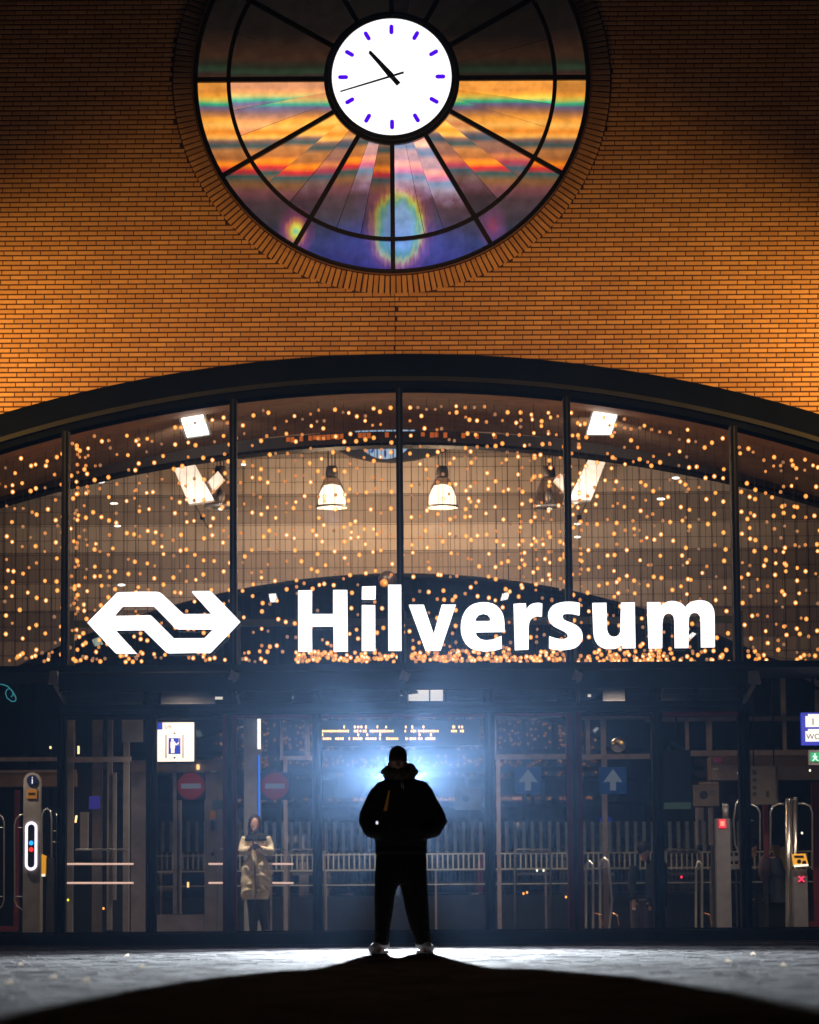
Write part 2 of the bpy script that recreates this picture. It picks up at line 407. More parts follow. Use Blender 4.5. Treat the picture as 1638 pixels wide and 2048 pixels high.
for s in (-1, 1):  # unseen poles added to carry the wall fill
    t = thing('added_pole_lamp', 'added floodlight on a dark pole beyond the %s picture edge, aimed at the brick' % ('right' if s > 0 else 'left'), 'lamp post', (s * 8.95, -7.55, 0), 'added floodlight poles in front of the facade')
    MB().tube([(s * 8.95, -7.55, 0), (s * 8.95, -7.55, 4.8)], .05).build('pole', NAVY, t)
    MB().box((s * 8.775 - .16, -7.7, 4.17), (s * 8.775 + .16, -7.40, 4.47)).build('housing', BLACK, t)
    MB().box((s * 8.775 - .13, -7.398, 4.20), (s * 8.775 + .13, -7.392, 4.44)).build('lens', emat('sodium_lens', (1, .6, .2), 6), t)
# ------------------------------------------------------------------ round window
rw = thing('round_window', 'large round window of iridescent glass with dark radial bars in the brick wall', 'window', (CWX, .05, CWZ))
FR = mat('dark_window_steel', (.022, .020, .020), .45, .3)
MB().disc((CWX, -.05, CWZ), RW - .002, .2, 96, RW - .065).build('outer_rim', FR, rw)
MB().disc((CWX, -.03, CWZ), 2.035, .12, 96, 1.985).build('inner_ring', FR, rw)
RC = .80
MB().disc((CWX, -.06, CWZ), RC + .035, .18, 72, .62).build('clock_surround', FR, rw)
brassm = mat('bronze_edge', (.30, .17, .07), .4, .6)
MB().disc((CWX, -.075, CWZ), RW + .004, .045, 96, RW - .008).build('bronze_edge_strip', brassm, rw)
def spoke(a, r0, r1, wd):
    d = Vector((math.cos(a), 0, math.sin(a))); s_ = Vector((-math.sin(a), 0, math.cos(a))) * wd / 2
    c = Vector((CWX, -.035, CWZ)); A = c + d * r0; B = c + d * r1; D = Vector((0, .13, 0))
    return MB().prism([[A - s_, B - s_, B + s_, A + s_]], D)
for k in range(12):
    spoke(k * PI / 6, RC + .03, RW - .06, .056 if k not in (0, 6) else .062).build('spoke', FR, rw)
# iridescent glass: dichroic film colours as bands down the window, each pane cut to its own tilt
im = bpy.data.materials.new('lit_iridescent_glass'); im.use_nodes = True; n = im.node_tree.nodes; L = im.node_tree.links
b = n['Principled BSDF']; b.inputs['Base Color'].default_value = (.02, .02, .02, 1); b.inputs['Roughness'].default_value = .25
geo = n.new('ShaderNodeNewGeometry'); oi = n.new('ShaderNodeObjectInfo')
sep = n.new('ShaderNodeSeparateXYZ'); L.new(geo.outputs['Position'], sep.inputs[0])
so = n.new('ShaderNodeSeparateColor'); L.new(oi.outputs['Color'], so.inputs[0])
nz = n.new('ShaderNodeTexNoise'); nz.inputs['Scale'].default_value = 1.6; nz.inputs['Detail'].default_value = 3
mp = n.new('ShaderNodeMapping'); mp.inputs['Scale'].default_value = (.8, 1, 2.2); L.new(geo.outputs['Position'], mp.inputs[0]); L.new(mp.outputs[0], nz.inputs['Vector'])
def math_(op, a, b_=None, c_=None, clamp=False):
    q = n.new('ShaderNodeMath'); q.operation = op; q.use_clamp = clamp
    for i, v in enumerate((a, b_, c_)):
        if v is None: continue
        if isinstance(v, (int, float)): q.inputs[i].default_value = v
        else: L.new(v, q.inputs[i])
    return q.outputs[0]
# t = 0 at window bottom, 1 at top (photograph px 545 .. -229)
zz = math_('SUBTRACT', sep.outputs['Z'], CWZ - RW)
tt = math_('DIVIDE', zz, 2 * RW)
tt = math_('ADD', tt, math_('MULTIPLY', math_('SUBTRACT', so.outputs[0], .5), .055))
tt = math_('ADD', tt, math_('MULTIPLY', math_('SUBTRACT', nz.outputs['Fac'], .5), .012))
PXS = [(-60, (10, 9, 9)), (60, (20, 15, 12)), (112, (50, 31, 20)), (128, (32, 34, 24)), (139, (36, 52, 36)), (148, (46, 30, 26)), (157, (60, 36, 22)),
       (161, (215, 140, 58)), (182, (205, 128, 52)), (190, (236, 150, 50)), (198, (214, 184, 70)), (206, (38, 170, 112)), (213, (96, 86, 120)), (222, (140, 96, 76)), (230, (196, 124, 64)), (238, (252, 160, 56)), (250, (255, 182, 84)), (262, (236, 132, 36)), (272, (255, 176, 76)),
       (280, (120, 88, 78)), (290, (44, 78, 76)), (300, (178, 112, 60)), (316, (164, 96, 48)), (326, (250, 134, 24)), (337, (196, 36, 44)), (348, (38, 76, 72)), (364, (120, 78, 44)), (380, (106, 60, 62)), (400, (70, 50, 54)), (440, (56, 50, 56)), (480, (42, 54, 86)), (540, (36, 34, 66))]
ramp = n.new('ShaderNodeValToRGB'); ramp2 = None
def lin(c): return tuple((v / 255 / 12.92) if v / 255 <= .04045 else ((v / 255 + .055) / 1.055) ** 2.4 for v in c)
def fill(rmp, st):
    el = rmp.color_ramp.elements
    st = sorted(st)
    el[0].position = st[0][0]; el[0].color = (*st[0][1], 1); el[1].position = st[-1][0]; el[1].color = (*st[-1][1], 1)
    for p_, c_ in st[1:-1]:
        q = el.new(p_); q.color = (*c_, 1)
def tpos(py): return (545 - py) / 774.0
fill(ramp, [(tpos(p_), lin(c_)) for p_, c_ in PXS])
L.new(tt, ramp.inputs[0])
# per pane brightness and cloudy noise
n4 = n.new('ShaderNodeTexNoise'); n4.inputs['Scale'].default_value = 7; n4.inputs['Detail'].default_value = 5; L.new(geo.outputs['Position'], n4.inputs['Vector'])
br = math_('MULTIPLY', so.outputs[1], math_('MULTIPLY_ADD', n4.outputs['Fac'], 1.3, .55))
# streaks: vertical fine
# bright arch-shaped rainbow spot low in the window
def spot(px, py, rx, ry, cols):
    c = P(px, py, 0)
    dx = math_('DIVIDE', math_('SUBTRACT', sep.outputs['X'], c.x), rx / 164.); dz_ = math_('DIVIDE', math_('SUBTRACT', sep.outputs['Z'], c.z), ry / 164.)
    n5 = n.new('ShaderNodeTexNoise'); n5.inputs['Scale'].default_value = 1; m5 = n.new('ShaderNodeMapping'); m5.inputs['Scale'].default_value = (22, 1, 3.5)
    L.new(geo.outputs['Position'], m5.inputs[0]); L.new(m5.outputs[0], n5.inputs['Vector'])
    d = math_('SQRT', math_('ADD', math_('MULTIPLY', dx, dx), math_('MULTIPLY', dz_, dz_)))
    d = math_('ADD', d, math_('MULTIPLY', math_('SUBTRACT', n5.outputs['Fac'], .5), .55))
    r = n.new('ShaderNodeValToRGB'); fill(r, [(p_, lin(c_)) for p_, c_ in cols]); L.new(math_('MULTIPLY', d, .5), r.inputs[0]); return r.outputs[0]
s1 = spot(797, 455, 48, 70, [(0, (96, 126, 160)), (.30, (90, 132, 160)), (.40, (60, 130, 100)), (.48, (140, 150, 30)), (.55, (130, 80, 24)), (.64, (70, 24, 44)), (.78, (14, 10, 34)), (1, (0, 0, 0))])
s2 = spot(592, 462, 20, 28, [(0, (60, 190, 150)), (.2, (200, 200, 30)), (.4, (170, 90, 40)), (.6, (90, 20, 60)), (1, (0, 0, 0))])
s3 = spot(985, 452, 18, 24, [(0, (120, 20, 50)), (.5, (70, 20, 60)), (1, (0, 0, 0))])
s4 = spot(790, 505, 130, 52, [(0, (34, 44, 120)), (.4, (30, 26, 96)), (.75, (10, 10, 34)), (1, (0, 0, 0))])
cur = ramp.outputs[0]
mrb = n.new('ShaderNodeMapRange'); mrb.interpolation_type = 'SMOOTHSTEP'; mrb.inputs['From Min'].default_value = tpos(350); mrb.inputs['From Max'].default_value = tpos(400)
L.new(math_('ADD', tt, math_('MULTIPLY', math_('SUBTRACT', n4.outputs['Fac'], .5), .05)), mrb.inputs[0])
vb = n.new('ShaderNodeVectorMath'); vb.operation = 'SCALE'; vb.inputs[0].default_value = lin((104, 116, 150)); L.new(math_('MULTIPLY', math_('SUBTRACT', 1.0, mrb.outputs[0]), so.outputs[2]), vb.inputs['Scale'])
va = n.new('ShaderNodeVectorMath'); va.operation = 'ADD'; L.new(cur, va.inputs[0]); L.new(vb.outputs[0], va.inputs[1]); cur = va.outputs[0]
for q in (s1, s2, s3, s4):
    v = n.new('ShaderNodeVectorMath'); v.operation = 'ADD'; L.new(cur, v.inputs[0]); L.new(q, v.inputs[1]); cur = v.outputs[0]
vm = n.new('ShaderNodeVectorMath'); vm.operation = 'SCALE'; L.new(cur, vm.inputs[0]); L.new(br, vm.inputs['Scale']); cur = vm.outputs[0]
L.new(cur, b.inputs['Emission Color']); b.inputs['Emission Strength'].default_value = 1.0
im.cycles.emission_sampling = 'NONE'
def pane(a0, a1, r0, r1, skew=0):
    """glass facet between two angles; the edge line between facets may run askew"""
    n_ = max(2, int((a1 - a0) / (PI / 36))); c = Vector((CWX, .02, CWZ))
    pt = lambda a, r: c + Vector((math.cos(a) * r, 0, math.sin(a) * r))
    lo = [pt(a0 + (a1 - a0) * k / n_, r0) for k in range(n_ + 1)]; hi = [pt(a0 + (a1 - a0) * k / n_, r1) for k in range(n_ + 1)]
    return lo, hi
for k in range(12):
    A0, A1 = k * PI / 6, (k + 1) * PI / 6
    lower = k >= 6
    cuts = [0, R.uniform(.30, .42), R.uniform(.60, .72), 1] if lower else [0, R.uniform(.4, .6), 1]
    for j in range(len(cuts) - 1):
        sk0 = 0 if j == 0 else R.uniform(-.12, .12); 
        a0, a1 = A0 + (A1 - A0) * cuts[j], A0 + (A1 - A0) * cuts[j + 1]
        lo, hi = pane(a0 + .002, a1 - .002, RC + .02, 1.99)
        o = MB().prism([lo + hi[::-1]], Vector((0, .012, 0)))
        dy = R.uniform(-.01, .01); o.v = [(x_, y_ + dy, z_) for x_, y_, z_ in o.v]
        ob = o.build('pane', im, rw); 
        offc = R.choice([.5, .5, .25, .8, .5]) + R.uniform(-.1, .1)
        if not lower: offc = max(offc, .5 + R.uniform(0, .2))
        elif k in (6, 11): offc = min(offc, .5)
        ob.color = (min(1, max(0, offc)), R.choice([.7, .85, 1.0, 1.1, 1.25]), (R.choice([0, .25, .6, 1.0]) if k in (7, 8, 9, 10) else R.choice([0, 0, .3])) if lower else 0, 1)
    lo, hi = pane(A0 + .002, A1 - .002, 2.03, RW - .06)
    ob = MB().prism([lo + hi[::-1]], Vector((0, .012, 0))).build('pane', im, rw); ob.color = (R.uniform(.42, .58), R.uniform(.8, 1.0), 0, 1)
# ------------------------------------------------------------------ clock
ck = thing('station_clock', 'round white glowing clock with violet markers in the middle of the round window', 'clock', (CWX, -.1, CWZ))
CR_ = .735
MB().disc((CWX, -.10, CWZ), CR_, .08, 72).build('dial', emat('clock_dial_light', (1, .99, 1), 1.25), ck)
MB().disc((CWX, -.125, CWZ), CR_ + .055, .12, 72, CR_).build('case_rim', mat('clock_case', (.03, .035, .033), .35, .3), ck)
viol = emat('violet_marker', (.075, .0, .83), 1.0)
def bar(cx, cz, a, r0, r1, w0, w1, y, round_=True, n_=6):
    d = Vector((math.sin(a), 0, math.cos(a))); s_ = Vector((math.cos(a), 0, -math.sin(a))); c = Vector((cx, y, cz))
    pts = []
    for k in range(n_ + 1):
        t = -PI / 2 + PI * k / n_; pts.append(c + d * (r1 - (w1 / 2 if round_ else 0)) + d * (math.cos(t) * w1 / 2 if round_ else 0) + s_ * math.sin(t) * w1 / 2)
    for k in range(n_ + 1):
        t = PI / 2 + PI * k / n_; pts.append(c + d * (r0 + (w0 / 2 if round_ else 0)) + d * (math.cos(t) * w0 / 2 if round_ else 0) + s_ * math.sin(t) * w0 / 2)
    return pts
for k in range(12):
    MB().prism([bar(CWX, CWZ, k * PI / 6, .535, .66, .052, .052, -.108)], Vector((0, .006, 0))).build('hour_marker', viol, ck)
dots = MB()
for k in range(60):
    if k % 5: dots.disc((CWX + .635 * math.sin(k * PI / 30), -.106, CWZ + .635 * math.cos(k * PI / 30)), .0045, .004, 6)
dots.build('minute_dots', viol, ck)['kind'] = 'stuff'
blk = mat('black_hand', (.004, .004, .005), .6, 0, .1, 5, 0)
cx_, cz_ = CWX - .0, CWZ + .0
MB().prism([bar(cx_, cz_, math.radians(-41), -.13, .41, .062, .042, -.128, False)], Vector((0, .008, 0))).build('hour_hand', blk, ck)
MB().prism([bar(cx_, cz_, math.radians(-40.6), -.02, .42, .075, .036, -.140)], Vector((0, .008, 0))).build('minute_hand', blk, ck)
MB().prism([bar(cx_, cz_, math.radians(-106.8), -.155, .66, .028, .018, -.152, False)], Vector((0, .006, 0))).build('second_hand', blk, ck)
MB().disc((cx_, -.158, cz_), .03, .05, 20).build('hand_hub', blk, ck)

# ------------------------------------------------------------------ arched frame and upper glazing
xs = [AX + 7.0 * (k / 40 - .5) * 2 for k in range(41)]
def arch_band(mb, zo0, zo1, y0, y1, Rr=ROUT):
    top = arcpts((AX, AZ + zo0), Rr + zo0, xs); bot = arcpts((AX, AZ + zo1), Rr + zo1, xs)
    mb.prism([[Vector((x, y0, z)) for x, z in top] + [Vector((x, y0, z)) for x, z in bot[::-1]]], Vector((0, y1 - y0, 0))); return mb
ARCHM = mat('matt_dark_arch_steel', (.0035, .005, .008), .9, 0, .25, 2, .06, 25, 0.0)
af = thing('arch_frame', 'wide dark navy steel arch between the brick wall and the entrance glass', 'arch', (AX, 0, AZ))
arch_band(MB(), 0, -.275, -.07, .30).build('outer_band', ARCHM, af)
arch_band(MB(), -.279, -.335, -.10, .30).build('grey_lip', LIP, af)
arch_band(MB(), -.339, -.425, -.06, .28).build('inner_frame', ARCHM, af)
ZIN = lambda x: arcpts((AX, AZ - .425), ROUT - .425, [x])[0][1]
ZT = P(800, 1328, 0).z           # underside of upper panes (top of transom)
ug = thing('arched_window', 'arched curtain of glass panes with thin dark posts under the arch', 'window', (AX, 0, ZT))
mull = [P(131, 1060, 0).x, P(467, 1060, 0).x, P(800, 1060, 0).x, P(1136, 1060, 0).x, P(1470, 1060, 0).x]
pitch = (mull[-1] - mull[0]) / 4
mull = [mull[0] - pitch] + mull + [mull[-1] + pitch]
for x in mull: MB().box((x - .042, -.10, ZT - .0), (x + .042, .14, ZIN(x) + .01)).build('mullion', NAVY, ug)
for a, c in zip(mull[:-1], mull[1:]):
    xx = [a + .043 + (c - a - .086) * k / 6 for k in range(7)]
    loop = [Vector((x, .0, ZIN(x) + .005)) for x in xx] + [Vector((c - .043, 0, ZT)), Vector((a + .043, 0, ZT))]
    MB().prism([loop], Vector((0, .012, 0))).build('glass_pane', GLASS, ug)
zt1 = P(800, 1341, 0).z
MB().box((-7.4, -.12, zt1), (7.4, .16, ZT)).build('transom', NAVY, ug)
bead = MB()
for x in mull: bead.box((x - .010, -.112, ZT), (x + .010, -.101, ZIN(x)))
bead.build('glazing_bead', LIP, ug)

# ------------------------------------------------------------------ entrance: canopy, posts, panes
ce = thing('entrance_canopy', 'long dark steel and glass canopy above the sliding doors', 'canopy', (0, -.8, P(800, 1378, -.9).z))
YC = -.9
a, b2, c, d = rect(118, 1343, 1500, 1379, YC)
MB().box((a, YC, c), (b2, YC + .12, d)).build('fascia', NAVY2, ce)
MB().box((a, YC + .12, d - .05), (b2, -.121, d - .02)).build('roof_sheet', NAVY2, ce)
a3, b3, c3, d3 = rect(118, 1405, 1488, 1426, -.15)
MB().box((a3, -.16, c3), (b3, .16, d3)).build('header_beam', NAVY2, ce)
MB().box((a3 + .01, -.175, (c3 + d3) / 2 - .012), (b3 - .01, -.161, (c3 + d3) / 2 + .01)).build('track_groove', BLACK, ce)
gl = MB(); N = 8
for k in range(N):
    x0 = a + (b2 - a) * k / N + .01; x1 = a + (b2 - a) * (k + 1) / N - .01
    q = MB().hexa([(x0, YC + .02, c - .01), (x1, YC + .02, c - .01), (x1, YC + .032, c - .01), (x0, YC + .032, c - .01),
                   (x0, -.165, d3 + .01), (x1, -.165, d3 + .01), (x1, -.155, d3 + .01), (x0, -.155, d3 + .01)])
    q.build('canopy_pane', GLASS, ce)
for px in (118, 1500):
    p0 = P(px, 1352, YC); s = -1 if px < 800 else 1
    MB().hexa([(p0.x - .02, YC - .02, p0.z - .09), (p0.x + s * .13, YC - .02, p0.z - .09), (p0.x + s * .13, YC + .16, p0.z - .09), (p0.x - .02, YC + .16, p0.z - .09),
               (p0.x - .02, YC - .02, p0.z + .06), (p0.x + s * .10, YC - .02, p0.z + .06), (p0.x + s * .10, YC + .16, p0.z + .06), (p0.x - .02, YC + .16, p0.z + .06)]).build('end_cap', ZINC, ce)
    A = P(px + s * 8, 1368, YC); B = P(px + s * -12, 1405, -.16)
    MB().hexa([(A.x - .02, A.y, A.z - .02), (A.x + .02, A.y, A.z - .02), (B.x + .02, B.y, B.z - .02), (B.x - .02, B.y, B.z - .02),
               (A.x - .02, A.y, A.z + .02), (A.x + .02, A.y, A.z + .02), (B.x + .02, B.y, B.z + .02), (B.x - .02, B.y, B.z + .02)]).build('end_stay', ZINC, ce)
for px in (465, 806, 1152):
    p0 = P(px, 1350, YC)
    MB().hexa([(p0.x - .05, YC - .06, p0.z - .05), (p0.x + .06, YC - .06, p0.z - .08), (p0.x + .06, YC - .005, p0.z - .08), (p0.x - .05, YC - .005, p0.z - .05),
               (p0.x - .01, YC - .06, p0.z + .06), (p0.x + .08, YC - .06, p0.z + .01), (p0.x + .08, YC - .005, p0.z + .01), (p0.x - .01, YC - .005, p0.z + .06)]).build('bracket', ZINC, ce)
    MB().tube([(p0.x + .02, YC - .03, p0.z - .06), (p0.x + .05, -.4, p0.z - .3)], .018).build('stay_rod', ZINC, ce)
en = thing('entrance_doors', 'row of tall dark framed glass doors across the station front', 'doors', (0, 0, 0))
zs = P(800, 1863, 0).z
posts = [(124, 17, NAVY), (303, 20, NAVY), (460, 27, MAROON), (635, 19, NAVY), (980, 21, NAVY), (1150, 30, MAROON), (1316, 21, NAVY), (1490, 21, NAVY)]
PX = []
for px, wpx, m_ in posts:
    x = P(px, 1640, 0).x; hw = wpx / 166 / 2; PX.append((x, hw))
    MB().box((x - hw, -.10, zs - .0), (x + hw, .12, c3 - .001)).build('post', m_, en)
    MB().box((x - hw * .25, -.112, zs), (x + hw * .25, -.1005, c3 - .002)).build('post_groove', BLACK, en)
xl = [(-7.3, .05)] + PX + [(7.3, .05)]
for (x0, h0), (x1, h1) in zip(xl[:-1], xl[1:]):
    side = x0 < -7 or x1 > 7
    zt_ = zt1 if side else c3
    MB().box((x0 + h0 + .001, .0, zs), (x1 - h1 - .001, .012, zt_ - .002)).build('glass_pane', GLASS, en)
    MB().box((x0 + h0, -.06, zs - .001), (x1 - h1, .06, zs + .02)).build('bottom_rail', NAVY, en)
    if not side:
        MB().box((x0 + h0, -.05, c3 - .045), (x1 - h1, .05, c3 - .003)).build('top_rail', MAROON if x0 > -5 and R.random() < .6 else NAVY, en)
MB().box((-7.35, -.18, .0), (7.35, .12, zs - .002)).build('sill', mat('dark_sill', (.03, .028, .028), .6), en)
MB().box((-7.35, -.42, -.02), (7.35, -.181, .018)).build('threshold', mat('threshold_stone', (.06, .05, .045), .7), en)
# push bars across the door leaves; emission paints the shine on the bright pairs
pbm = emat('push_bar_pale', (1, .72, .55), .0)
PB = emat('push_bar_painted_shine', (1, .60, .46), .75)
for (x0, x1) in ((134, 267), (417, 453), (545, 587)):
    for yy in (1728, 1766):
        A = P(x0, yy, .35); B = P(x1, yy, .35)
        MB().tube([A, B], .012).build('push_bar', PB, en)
for (x0, x1) in ((152, 252), (440, 453), (550, 572)):
    A = P(x0, 1699, .5); B = P(x1, 1699, .5); MB().tube([A, B], .009).build('push_bar', ZINC, en)

# ------------------------------------------------------------------ station sign
SGN = emat('sign_white_light', (1, 1, 1), 1.5)
def zoomloop(pts, ox, oy, k, Y): return [P(ox + x / k, oy + y / k, Y) for x, y in pts]
lg = thing('railway_logo_sign', 'glowing white double arrow railway logo left of the station name', 'logo sign', P(326, 1306, -.25))
K4 = 1638 / 340.
outer = [(70, 412), (355, 122), (380, 118), (600, 112), (740, 113), (770, 120), (800, 142), (995, 328), (1268, 327), (1077, 115), (1088, 107), (1253, 106), (1265, 112), (1542, 400), (1262, 692), (1245, 701), (1100, 698), (860, 703), (838, 699), (820, 685), (610, 480), (340, 482), (545, 706), (350, 706), (332, 694)]
hole = [(325, 346), (400, 258), (415, 251), (700, 249), (718, 258), (905, 450), (925, 465), (950, 471), (1285, 472), (1200, 560), (905, 562), (700, 356), (682, 342), (660, 340)]
MB().prism([zoomloop(outer, 160, 1160, K4, -.25), zoomloop(hole, 160, 1160, K4, -.25)], Vector((0, .08, 0))).build('logo_face', SGN, lg)
MB().prism([zoomloop(outer, 160, 1160, K4, -.168), zoomloop(hole, 160, 1160, K4, -.168)], Vector((0, .02, 0))).build('logo_back', NAVY, lg)
ns_t = thing('station_name_sign', 'glowing white letters reading Hilversum mounted across the glass', 'sign', P(1015, 1306, -.25))
K2 = 1638 / 440.
LET = {'H': (580, [(60, 115), (163, 113), (162, 290), (321, 290), (321, 111), (426, 111), (430, 567), (325, 567), (323, 380), (162, 381), (164, 568), (61, 568)], None),
 'l': (580, [(730, 72), (828, 72), (830, 562), (732, 562)], None),
 'v': (580, [(885, 221), (996, 221), (1070, 438), (1130, 220), (1235, 220), (1122, 560), (1010, 561)], None),
 'e': (580, [(1597, 420), (1380, 424), (1392, 455), (1420, 478), (1460, 486), (1510, 480), (1575, 452), (1577, 545), (1520, 562), (1450, 567), (1380, 556), (1345, 541), (1320, 520), (1298, 492), (1283, 460), (1274, 425), (1272, 385), (1275, 345), (1283, 310), (1298, 277), (1318, 250), (1342, 229), (1370, 214), (1405, 205), (1440, 202), (1476, 204), (1510, 213), (1538, 228), (1560, 250), (1577, 274), (1588, 300), (1594, 330), (1597, 360)], [(1378, 343), (1495, 343), (1490, 315), (1473, 294), (1440, 285), (1405, 295), (1386, 318)]),
 'r': (1010, [(65, 214), (155, 210), (160, 258), (168, 242), (180, 228), (195, 217), (215, 210), (250, 206), (278, 212), (275, 308), (240, 303), (220, 308), (202, 320), (188, 335), (180, 358), (176, 390), (176, 552), (75, 557)], None),
 's': (1010, [(558, 208), (555, 298), (510, 287), (465, 284), (440, 288), (430, 302), (430, 318), (440, 333), (465, 345), (500, 358), (525, 370), (548, 387), (565, 407), (575, 430), (578, 455), (576, 478), (566, 500), (550, 522), (524, 540), (490, 550), (430, 557), (370, 554), (330, 542), (330, 455), (380, 472), (430, 478), (455, 472), (469, 460), (470, 445), (462, 430), (440, 415), (400, 396), (365, 378), (342, 355), (328, 330), (322, 300), (325, 272), (338, 246), (358, 226), (382, 213), (410, 205), (440, 200), (475, 198), (520, 201)], None),
 'u': (1010, [(652, 208), (755, 206), (760, 405), (765, 425), (775, 443), (790, 456), (810, 460), (832, 456), (850, 441), (861, 420), (866, 205), (966, 203), (972, 542), (878, 543), (870, 517), (858, 530), (840, 540), (818, 546), (795, 548), (765, 547), (738, 542), (715, 532), (693, 515), (676, 490), (665, 460), (660, 420)], None),
 'm': (1010, [(1060, 202), (1157, 202), (1160, 235), (1172, 220), (1190, 207), (1210, 198), (1235, 193), (1260, 194), (1285, 199), (1308, 208), (1326, 221), (1343, 240), (1356, 222), (1375, 206), (1400, 195), (1430, 189), (1460, 188), (1490, 192), (1514, 202), (1535, 219), (1550, 243), (1558, 268), (1561, 300), (1563, 535), (1463, 536), (1460, 330), (1456, 305), (1446, 288), (1430, 279), (1412, 277), (1395, 282), (1380, 296), (1371, 316), (1368, 345), (1366, 540), (1267, 541), (1264, 340), (1260, 312), (1252, 295), (1238, 285), (1220, 281), (1202, 287), (1186, 302), (1177, 325), (1172, 360), (1171, 542), (1073, 544)], None)}
for ch in 'Hlversum':
    ox, pts, hl = LET[ch]; loops = [zoomloop(pts, ox, 1150, K2, -.25)]
    if hl: loops.append(zoomloop(hl, ox, 1150, K2, -.25))
    MB().prism(loops, Vector((0, .08, 0))).build('letter', SGN, ns_t)
    MB().prism([[p + Vector((0, .082, 0)) for p in l_] for l_ in loops], Vector((0, .02, 0))).build('letter_back', NAVY, ns_t)
    if ch == 'H':
        q = MB(); q.prism([zoomloop([(535, 224), (634, 224), (635, 562), (534, 562)], 580, 1150, K2, -.25)], Vector((0, .08, 0)))
        q.prism([zoomloop([(536, 86), (638, 82), (636, 178), (534, 178)], 580, 1150, K2, -.25)], Vector((0, .08, 0))); q.build('letter', SGN, ns_t)
for px in (250, 400): 
    A = P(px, 1250, -.17); MB().tube([A, A + Vector((0, .17, 0))], .02).build('standoff', NAVY, lg)
for px in (612, 802, 965, 1200, 1310): 
    A = P(px, 1262, -.17); MB().tube([A, A + Vector((0, .17, 0))], .02).build('standoff', NAVY, ns_t)

# ------------------------------------------------------------------ hall: ceiling, beams, back wall
HC = mat('brown_plaster_ceiling', (.30, .18, .11), .8)
DARKW = mat('dark_hall_wall', (.035, .035, .04), .8)
hc = MB(); YB = 3.4
top = arcpts((AX, AZ - .33), ROUT - .33, xs); bot = arcpts((AX, AZ - .42), ROUT - .42, xs)
hc.prism([[Vector((x, .31, z)) for x, z in top] + [Vector((x, .31, z)) for x, z in bot[::-1]]], Vector((0, YB - .3, 0)))
tag(hc.build('hall_ceiling', HC), kind='structure')
tag(MB().box((-7.3, YB + .3, 8.4), (7.3, 30, 8.6)).build('hall_roof', DARKW), kind='structure')
for s in (-1, 1): tag(MB().box((s * 7.35, .51, 0), (s * 7.5, 30, 8.4)).build('hall_side_wall', DARKW), kind='structure')
tag(MB().box((-7.3, .13, -.02), (7.3, 30, .0)).build('hall_floor', mat('hall_floor_tile', (.10, .09, .085), .35)), kind='structure')
hb = thing('hall_arch_beam', 'curved dark beam under the hall ceiling behind the fairy lights', 'beam', (0, YB, 6))
ap = P(800, 862, YB); R2 = 18.9
t1 = arcpts((ap.x, ap.z), R2, xs); b1 = arcpts((ap.x, ap.z - .15), R2 - .1, xs)
MB().prism([[Vector((x, YB + .02, z)) for x, z in t1] + [Vector((x, YB + .02, z)) for x, z in b1[::-1]]], Vector((0, .26, 0))).build('beam_web', mat('dark_beam', (.03, .022, .02), .5), hb)
t2 = arcpts((ap.x, ap.z - .153), R2 - .1, xs); b2_ = arcpts((ap.x, ap.z - .19), R2 - .1, xs)
MB().prism([[Vector((x, YB - .02, z)) for x, z in t2] + [Vector((x, YB - .02, z)) for x, z in b2_[::-1]]], Vector((0, .34, 0))).build('beam_flange', NAVY, hb)
cm = mat('painted_reflection', (.65, .16, .03), .4, .3)
orefl = emat('orange_reflection_glow', (1, .22, .03), .35)  # glowing flecks paint the orange reflections along the beam
q = MB()
for x0 in range(572, 1000, 9):
    if R.random() < .6:
        A = P(x0, 880, YB - .03); zc = arcpts((ap.x, ap.z - .05), R2, [A.x])[0][1]
        if R.random() < .5 or x0 < 930: q.box((A.x, YB - .03, zc - .02 - .02 * R.random()), (A.x + .05, YB - .005, zc + .03))
q.build('painted_reflection', orefl, hb)

YW = 10.0
bw = thing('panelled_back_wall', 'beige panelled inner wall with rows of light and darker panels and a curved top of the lower opening', 'inner wall', (0, YW, 2))
PANL = mat('light_wall_panel', (.50, .40, .31), .7, 0, .08, 3, .03); PAND = mat('darker_wall_panel', (.30, .235, .18), .7, 0, .08, 3, .03)
A3 = P(792, 1147, YW); R3 = 12.6
def arc3(x): return A3.z - R3 + math.sqrt(max(0, R3 * R3 - (x - A3.x) ** 2))
row_y = [800, 857, 915, 987, 1045, 1101, 1160, 1217, 1275, 1333]
px_cols = list(range(-64, 1720, 48))
CL = P(788, 872, YW); RCL = .62     # dark recess of the inner clock
wav = lambda x: None
for ri in range(len(row_y) - 1):
    z1 = P(800, row_y[ri], YW).z; z0 = P(800, row_y[ri + 1], YW).z
    if row_y[ri] < 800: continue
    for ci in range(len(px_cols) - 1):
        x0 = P(px_cols[ci], 1100, YW).x + .004; x1 = P(px_cols[ci + 1], 1100, YW).x - .004
        aa = [x0 + (x1 - x0) * k / 3 for k in range(4)]
        lo = [max(z0 + .004, arc3(x)) for x in aa]
        if min(lo) > z1 - .01: continue
        lo = [min(v, z1 - .006) for v in lo]
        loop = [Vector((x, YW, z_)) for x, z_ in zip(aa, lo)] + [Vector((x1, YW, z1 - .004)), Vector((x0, YW, z1 - .004))]
        MB().prism([loop], Vector((0, .03, 0))).build('wall_panel', PANL if ri % 2 == 0 else PAND, bw)
aa = [-7.3 + 14.6 * k / 40 for k in range(41)]
zc = P(800, 1333, YW).z
loop = [Vector((x, YW + .032, max(zc, arc3(x) + .01))) for x in aa] + [Vector((7.3, YW + .032, 8.3)), Vector((-7.3, YW + .032, 8.3))]
MB().prism([loop], Vector((0, .25, 0))).build('wall_backing', mat('panel_joint', (.06, .045, .035), .9), bw)
